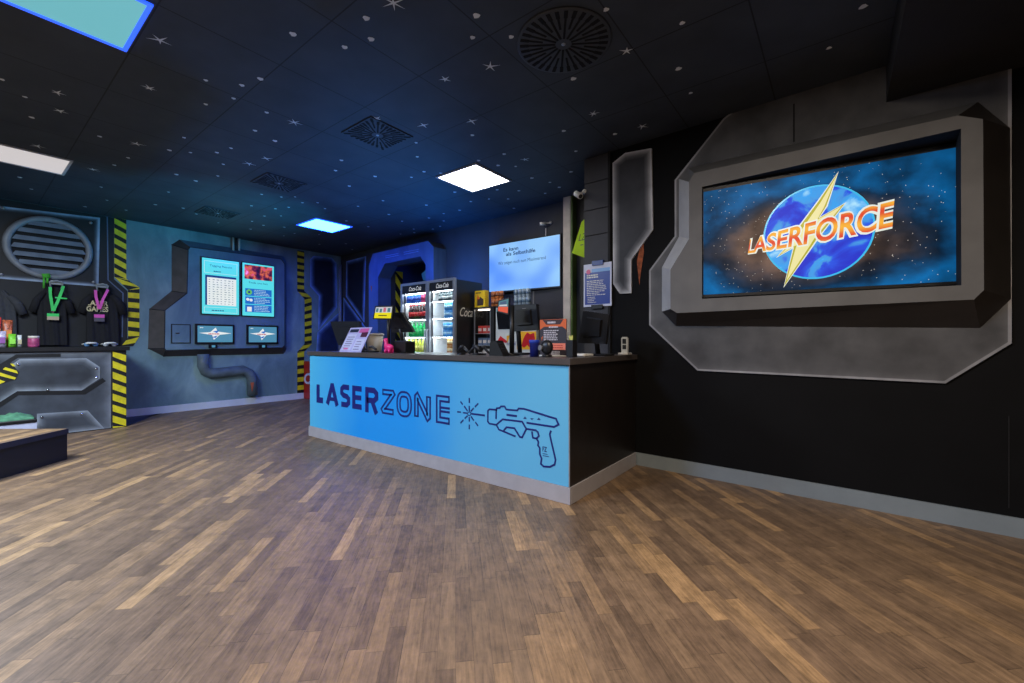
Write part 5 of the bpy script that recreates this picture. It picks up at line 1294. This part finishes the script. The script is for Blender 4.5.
# cup
fr = ctf(2.95); a0, a1, zt = cr(fr, 369.2, 380.2, 333.3); c = ((a0 + a1) / 2, 2.95); rr_ = (a1 - a0) / 2
t = thing('paper_cup', 'cream paper cup with a lid on the reception counter beside the menu', 'cup', (c[0], c[1], Z1)); hh = zt - Z1
b = B(); b.lathe([(rr_ * .72, 0), (rr_ * .92, hh * .88)], c[0], c[1], Z1, 18); obj('cup_body', b, M('cup_cream', (226, 218, 198), .6), t)
b = B(); b.lathe([(rr_, hh * .88), (rr_, hh * .95), (rr_ * .9, hh), (.001, hh)], c[0], c[1], Z1, 18); obj('lid', b, M('cup_lid', (206, 200, 190), .5), t)
# small gadgets
def gadget(x0, x1, ytop, v, label, name='stapler', cat='stapler'):
    fr = ctf(v); a0, a1, zt = cr(fr, x0, x1, ytop); t = thing(name, label, cat, ((a0 + a1) / 2, v, Z1)); w = a1 - a0; h = zt - Z1
    b = B(); b.box(a0, v - .03, Z1, a1, v + .03, Z1 + h * .25, bev=.004); obj('base', b, BLACK, t)
    b = B(); b.sm = True; b.tube([(a0 + w * .08, v, Z1 + h * .75), (a0 + w * .4, v, Z1 + h * .82), (a1 - w * .1, v, Z1 + h * .45)], [h * .16, h * .2, h * .16], 10); obj('arm', b, DARK, t)
gadget(361.5, 366.5, 346.3, 2.78, 'small black stapler right of the menu board')
gadget(369, 377, 345.6, 2.8, 'black tape holder in front of the cream cup', 'tape_holder', 'tape holder')
# pink llama
fr = ctf(2.76); a0, a1, zt = cr(fr, 383.8, 392.8, 338.3); w = a1 - a0; h = zt - Z1
PINK = M('pink_glaze', (238, 44, 128), .3, noise=.05)
t = thing('toy_llama', 'bright pink llama figurine on the reception counter', 'figurine', ((a0 + a1) / 2, 2.76, Z1))
me = bpy.data.meshes.new('llama_body'); 
b = B(); b.sm = True
X = lambda u, v: (a0 + w * u, 2.76, Z1 + h * v)
b.ball(X(.58, .36), w * .36, 14, 10, (1.1, .62, .72)); b.tube([X(.38, .35), X(.30, .55), X(.26, .78), X(.24, .86)], [w * .22, w * .16, w * .13, w * .14], 12); b.ball(X(.22, .88), w * .17, 12, 8, (1.1, .8, .75)); b.ball(X(.10, .85), w * .09, 10, 6)
for u in (.36, .78):
    for s_ in (-1, 1): b.tube([(a0 + w * u, 2.76 + s_ * w * .12, Z1 + h * .25), (a0 + w * u, 2.76 + s_ * w * .12, Z1)], [w * .11, w * .085], 8)
b.tube([X(.95, .45), X(1.0, .36)], [w * .07, w * .04], 8)
obj('llama_body', b, PINK, t)
for s_ in (-1, 1):
    b = B(); b.tube([(a0 + w * .27, 2.76 + s_ * w * .07, Z1 + h * .93), (a0 + w * .27, 2.76 + s_ * w * .08, Z1 + h * 1.02)], [w * .045, w * .015], 6); obj('ear', b, PINK, t)
# tablet on pole
def tablet(q, v, px_, ybot, label, fill, polew=.018, base=True):
    fr = ctf(v); P_ = [fr.px(*p) for p in q]; c = (fr.px(px_, 330)[0], 0); t = thing('customer_display', label, 'display', (c[0], v, Z1))
    b = B(); b.hexa([fr.P(a, z, .0) for a, z in P_], [fr.P(a, z, -.014) for a, z in P_]); cs = obj('casing', b, BLACK, t)
    cc_ = (sum(p[0] for p in P_) / 4, sum(p[1] for p in P_) / 4); In = [(cc_[0] + (a - cc_[0]) * .88, cc_[1] + (z - cc_[1]) * .82) for a, z in P_]
    def bl(u, v_):
        A_ = [In[3][i] + (In[2][i] - In[3][i]) * u for i in (0, 1)]; B_ = [In[0][i] + (In[1][i] - In[0][i]) * u for i in (0, 1)]; return (A_[0] + (B_[0] - A_[0]) * v_, A_[1] + (B_[1] - A_[1]) * v_)
    b = B(); 
    for (u0, v0, u1, v1, m, dd_) in fill: b.use(m); b.quad(*[fr.P(*bl(*p), dd_) for p in ((u0, v0), (u1, v0), (u1, v1), (u0, v1))])
    obj('display', b, None, t)
    b = B(); b.tube([(c[0], v + .02, Z1 + .01), (c[0], v + .02, cc_[1])], polew, 10); obj('pole', b, BLACK, t)
    b = B(); b.lathe([(.07, 0), (.07, .012), (.02, .02)], c[0], v + .02, Z1, 20); obj('base', b, BLACK, t)
    return t
YS = _scr('screen_yellow', (236, 222, 20), 1); W2 = _scr('screen_offwhite', (214, 214, 220), .9); TS = _scr('screen_photo_teal', (80, 130, 140), .9); RS = _scr('screen_photo_rose', (210, 110, 130), .9); OS = _scr('screen_orange_red', (226, 90, 60), 1)
tablet([(375,306),(393.5,305.6),(392,319.6),(372.8,319.2)], 2.85, 387, 352, 'tablet with a yellow and photo display on a black pole', [(0, 0, 1, .5, YS, .001), (0, .5, 1, 1, W2, .001), (.05, .55, .2, .9, TS, .002), (.28, .52, .42, .85, TS, .002), (.5, .55, .66, .95, RS, .002), (.75, .55, .92, .9, TS, .002), (.25, .2, .75, .28, _scr('screen_text_dark', (50, 50, 20), 1), .002)])
tablet([(498.5,300.5),(509.3,297.3),(508.3,314.8),(497.2,311.8)], 2.9, 510.5, 355, 'narrow display with red and white picture on a black pole', [(0, 0, 1, .45, OS, .001), (0, .45, 1, 1, TS, .001), (.1, .5, .9, .62, W2, .002), (.15, .65, .8, .9, _scr('screen_slate', (70, 90, 120), 1), .002)], .022)
# register with screen back and printer
monitor('register_screen', 'black register screen tilted on its stand left of the coolers', ctf(3.02), [(389,313.5),(406,312.5),(413.5,332),(392,332.6)], 0, .16, M('register_black', (22, 22, 26), .4), topd=-.06, th=.035, cat='register')
fr = ctf(2.82); a0, a1, zt = cr(fr, 391.5, 403.5, 341.2); t = thing('receipt_printer', 'black receipt printer beside the pink llama', 'printer', ((a0 + a1) / 2, 2.82, Z1)); b = B(); b.box(a0 + .005, 2.84, Z1, a1, 2.98, zt, bev=.008); obj('body', b, BLACK, t)
b = B(); b.box(a0 + .015, 2.86, zt + .0005, a1 - .01, 2.92, zt + .006); obj('paper_slot', b, DARK, t)
gm = M('scanner_black', (30, 30, 33), .35)
def scanner(x0, x1, yt, v, label, flip=1):
    fr = ctf(v); a0, a1, zt = cr(fr, x0, x1, yt); w, h = a1 - a0, zt - Z1; t = thing('barcode_scanner', label, 'scanner', ((a0 + a1) / 2, v, Z1)); 
    if flip < 0: a0, w = a1, -w
    b = B(); b.sm = True; b.tube([(a0 + w * .05, v, Z1 + h * .35), (a0 + w * .3, v, Z1 + h * .75), (a0 + w * .55, v, Z1 + h * .8)], [h * .16, h * .2, h * .17], 10); obj('head', b, gm, t)
    b = B(); b.tube([(a0 + w * .5, v, Z1 + h * .75), (a0 + w * .8, v + .01, Z1 + h * .35), (a0 + w * .98, v + .02, Z1 + h * .16)], [h * .14, h * .13, h * .12], 10); obj('grip', b, gm, t)
    b = B(); b.box(min(a0 + w * .1, a0 + w * .5), v - .03, Z1, max(a0 + w * .1, a0 + w * .5), v + .03, Z1 + h * .18, bev=.003); obj('base', b, gm, t)
scanner(458, 469, 344.5, 2.8, 'black barcode scanner lying left in front of the right cooler')
scanner(467.5, 481, 344, 2.78, 'black barcode scanner lying in front of the snack cabinet', -1)
scanner(480, 488.5, 345.2, 2.84, 'black barcode scanner nearest the card terminal')
fr = ctf(2.74); a0, a1, zt = cr(fr, 491.5, 505, 340.5); t = thing('card_terminal', 'black wedge shaped card terminal left of the narrow display', 'card terminal', ((a0 + a1) / 2, 2.86, Z1)); w = a1 - a0
b = B(); b.hexa([Vector((a0 + w * u, 2.71, z)) for u, z in ((.0, Z1), (1, Z1), (.96, Z1 + .02), (.5, zt), (0.05, zt - .015))], [Vector((a0 + w * u, 2.80, z)) for u, z in ((.0, Z1), (1, Z1), (.96, Z1 + .02), (.5, zt), (0.05, zt - .015))]); obj('body', b, BLACK, t)
b = B(); 
for i in range(4):
    u = .60 + .09 * i; zz_ = zt + (Z1 + .02 - zt) * ((u - .5) / .46); b.box(a0 + w * u, 2.73, zz_ - .004, a0 + w * (u + .05), 2.79, zz_ + .004)
obj('keys', b, DARK, t)
monitor('register_screen', 'large black register screen in front of the branded fridge', ctf(3.12), [(512.5,305.5),(536,304),(538.5,330),(513.5,331.5)], 0, .2, BLACK, topd=0.0, th=.04, cat='register', sx=-.10)
# blue cup
fr = ctf(2.78); a0, a1, zt = cr(fr, 530, 538.8, 339.8); rr_ = (a1 - a0) / 2; c = ((a0 + a1) / 2, 2.78); hh = zt - Z1
t = thing('pen_cup', 'dark blue cup near the orange sign', 'cup', (c[0], c[1], Z1)); b = B(); b.lathe([(rr_ * .8, 0), (rr_ * .92, hh * .8), (rr_ * .92, hh * .82)], c[0], c[1], Z1, 18); obj('cup_body', b, M('cup_navy', (16, 30, 110), .4), t)
b = B(); b.lathe([(rr_ * .93, hh * .80), (rr_, hh * .82), (rr_, hh), (rr_ * .85, hh), (rr_ * .85, hh * .85)], c[0], c[1], Z1, 18); obj('rim', b, M('cup_blue_rim', (30, 60, 170), .35), t)
# orange sign
sf = Fr(0, 2.97, 0); r = sf.rect(540, 319.3, 566.3, 354); r = (r[0], Z1, r[2], r[3]); w, h = r[2] - r[0], r[3] - r[1]
R = lambda u0, v0, u1, v1: (r[0] + w * u0, r[1] + h * v0, r[0] + w * u1, r[1] + h * v1)
t = thing('table_sign', 'orange and black upright sign standing on the reception counter', 'sign', sf.P((r[0] + r[2]) / 2, Z1, 0))
b = B(); b.prect(sf, r, -.008, 0); sg = obj('sign_board', b, M('sign_charcoal', (52, 46, 54), .5, noise=.2), t)
OR_ = m_('sign_orange', (214, 98, 40), .5); b = B().use(OR_); P2 = lambda L: [(r[0] + w * u, r[1] + h * v) for u, v in L]
b.slab(sf, P2([(0, 1), (1, 1), (1, .72), (.85, .80), (.15, .80), (0, .72)]), 0, .001); b.slab(sf, P2([(.05, .5), (.12, .55), (.08, .42)]), 0, .001)
b.use(m_('sign_salmon', (236, 130, 104), .5)); b.slab(sf, P2([(.4, .17), (.97, .17), (.97, .35), (.4, .35)]), 0, .001)
b.use(m_('sign_dark', (60, 34, 36), .5)); b.slab(sf, P2([(.25, .86), (.78, .86), (.9, .99), (.1, .99)]), .001, .002)
b.use(m_('sign_white', (214, 206, 214), .5)); b.lines(sf, R(.3, .88, .75, .95), 1, .0025, .7, 3); b.lines(sf, R(.15, .42, .92, .72), 6, .0015, .5, 7); b.lines(sf, R(.45, .03, .9, .14), 2, .0015, .5, 8); b.lines(sf, R(.35, .76, .7, .82), 1, .002, .6, 2)
b.use(m_('sign_red', (190, 60, 50), .5)); b.lines(sf, R(.45, .20, .92, .32), 2, .0015, .45, 6)
obj('printing', b, None, sg)
b = B(); b.box(r[0], 2.96, Z1, r[2], 3.06, Z1 + .008); obj('foot', b, WHITE, t)
# black headphones-like round gadget
fr = ctf(2.80); a0, a1, zt = cr(fr, 539, 550, 339.5); w, h = a1 - a0, zt - Z1; t = thing('webcam', 'round black gadget with a grey lens in front of the orange sign', 'webcam', ((a0 + a1) / 2, 2.8, Z1))
b = B(); b.ball(((a0 + a1) / 2 + .01, 2.82, Z1 + h * .56), h * .44, 14, 10, (.9, .6, 1)); obj('head', b, gm, t)
b = B(); b.lathe([(h * .3, 0), (h * .3, .012), (h * .12, h * .15)], (a0 + a1) / 2 + .01, 2.82, Z1, 16); obj('base', b, gm, t)
b = B(); c_ = Vector(((a0 + a1) / 2 - w * .22, 2.79, Z1 + h * .52)); b.tube([c_, c_ + Vector((-.3, -1, 0)).normalized() * .02], h * .15, 12); obj('lens', b, M('lens_grey', (130, 134, 140), .3), t)
# black box with tag
fr = ctf(2.86); a0, a1, zt = cr(fr, 566.3, 572.8, 340); t = thing('leaflet_holder', 'narrow black box with a pale tag beside the orange sign', 'holder', ((a0 + a1) / 2, 2.88, Z1))
b = B(); b.box(a0, 2.86, Z1, a1, 2.93, zt, bev=.003); obj('box', b, BLACK, t)
b = B(); b.tube([(a0 + .01, 2.89, zt), (a0 + .012, 2.89, zt + .035), (a1 - .02, 2.89, zt + .035), (a1 - .018, 2.89, zt)], .004, 6); b.box(a0 + .016, 2.888, zt, a1 - .022, 2.892, zt + .03); obj('tag', b, M('tag_yellow', (206, 206, 110), .6), t)
# right hand monitor on the side return
f3 = ctf(3.25); monitor('desk_monitor', 'black desk monitor tilted back at the right end of the counter under the poster', f3, [(586,311),(611.5,314.5),(605.5,344),(577.8,343)], 0, .22, M('monitor_black', (22, 22, 24), .35), topd=-.05, th=.04, mark=False)
a0, a1, zt = cr(ctf(3.1), 572.5, 588, 351); b = B(); b.box(a0, 3.05, Z1, a1, 3.2, Z1 + .018, bev=.004); t = thing('keyboard', 'white keyboard lying beside the desk monitor', 'keyboard', ((a0 + a1) / 2, 3.12, Z1)); obj('body', b, WHITE, t)
b = B(); 
for i in range(8):
    for j in range(3): q = a0 + .012 + (a1 - a0 - .024) * i / 8; b.box(q, 3.065 + .042 * j, Z1 + .0181, q + (a1 - a0) / 11, 3.098 + .042 * j, Z1 + .022)
obj('keys', b, M('key_grey', (180, 180, 178), .5), t)
# phone
f4 = ctf(3.62); a0, a1, zt = cr(f4, 621.8, 627.8, 337); ax = (a0 + a1) / 2; w = a1 - a0; h = zt - Z1
t = thing('cordless_phone', 'silver cordless phone in its cradle at the right end of the counter', 'phone', (ax, 3.62, Z1))
b = B(); b.hexa([Vector((ax - w * .5 + dx, 3.61, z)) for dx, z in ((0, Z1 + .015), (w, Z1 + .015), (w * 1.02, zt - .01), (w * .8, zt), (w * .2, zt), (-w * .02, zt - .01))], [Vector((ax - w * .5 + dx, 3.635, z)) for dx, z in ((0, Z1 + .015), (w, Z1 + .015), (w * 1.02, zt - .01), (w * .8, zt), (w * .2, zt), (-w * .02, zt - .01))]); hs = obj('handset', b, M('phone_silver', (196, 196, 194), .35), t)
b = B(); b.box(ax - w * .3, 3.606, Z1 + h * .62, ax + w * .3, 3.6099, Z1 + h * .9); b.box(ax - w * .3, 3.606, Z1 + h * .32, ax + w * .3, 3.6099, Z1 + h * .56); obj('keypad', b, BLACK, hs)
b = B(); b.box(ax - w * .8, 3.57, Z1, ax + w * .8, 3.68, Z1 + .02, bev=.005); obj('cradle', b, M('phone_silver', (196, 196, 194), .35), t)

# red box by the far corner
p = on_z(303.5, 396.5, 0); t = thing('red_cooler_box', 'red box with a white round mark against the left wall behind the counter', 'box', (-8.4, p.y + .2, 0))
rf = Fr(-8.25, 0, 90); a0 = LW.px(302.6, 380)[0]; zt = rf.px(305, 362)[1]
b = B(); b.box(-8.56, a0, .001, -8.25, a0 + .5, zt, bev=.01); bd = obj('body', b, M('box_red', (176, 22, 30), .4), t)
b = B().use(WHITE); q = rf.px(308, 379); b.text(rf, 'C', q[0] - .08, q[1] - .09, .2, .001, offset=.03); obj('mark', b, None, bd)

# ================================================================== lights
def area(name, loc, size, power, col, rot=(0, 0, 0), spread=None):
    l = bpy.data.lights.new(name, 'AREA'); l.energy = power; l.color = col; l.size = size; l.shape = 'SQUARE'
    if spread: l.spread = math.radians(spread)
    o = bpy.data.objects.new(name, l); C.objects.link(o); o.location = loc; o.rotation_euler = rot; return o
WARM = (1, .84, .66); COOL = (.42, .60, 1)
area('ceiling_panel_lamp', (-.45, .9, HT - .01), .6, 84, WARM)
area('ceiling_panel_lamp', (1.9, .6, HT - .35), .6, 36, WARM)
area('ceiling_panel_lamp', (-3.0, -.9, HT - .01), .6, 155, COOL)
area('ceiling_panel_lamp', (-5.3, -.7, HT - .01), 1.2, 205, (.80, .90, 1))
area('ceiling_panel_lamp', (.6, -2.4, HT - .01), .6, 50, WARM)
# unseen blue fill added on the coolers, coloured fill spots added behind the counter
area('added_blue_upfill', (-4.6, FV + .3, 2.03), .4, 10, (.02, .26, 1), (PI, 0, 0))
area('added_blue_wall_fill', (-4.75, FV + .5, 2.03), .3, 7, (.02, .18, 1), (math.radians(115), 0, 0))
def spot(name, loc, aim, power, col, cone):
    sl = bpy.data.lights.new(name, 'SPOT'); sl.energy = power; sl.color = col; sl.spot_size = math.radians(cone); sl.spot_blend = 1; sl.shadow_soft_size = .04
    so = bpy.data.objects.new(name, sl); C.objects.link(so); so.location = loc; so.rotation_euler = (Vector(aim) - so.location).to_track_quat('-Z', 'Y').to_euler()
spot('added_cyan_upfill', (-5.05, 3.5, .9), (-7.0, 2.2, 3.0), 420, (.01, .45, .75), 62)  # added spot hidden by the counter, tints the ceiling turquoise
spot('added_blue_upfill', (-4.9, 3.55, .9), (-5.0, 2.6, 3.0), 230, (.03, .22, .75), 120)  # added wide spot, spreads blue over the ceiling
w = bpy.data.worlds.new('world'); sc.world = w; w.use_nodes = True
w.node_tree.nodes['Background'].inputs['Color'].default_value = (.30, .36, .5, 1); w.node_tree.nodes['Background'].inputs['Strength'].default_value = .0

cam = bpy.data.cameras.new('camera'); co = bpy.data.objects.new('camera', cam); C.objects.link(co)
cam.sensor_width = 36; cam.lens = 15; cam.clip_start = .05
co.location = CAM; co.rotation_euler = (math.radians(90), 0, TH)
sc.camera = co
sc.view_settings.view_transform = 'Standard'; sc.view_settings.look = 'None'; sc.view_settings.gamma = 1; sc.view_settings.use_curve_mapping = False
sc.view_settings.exposure = 0.0
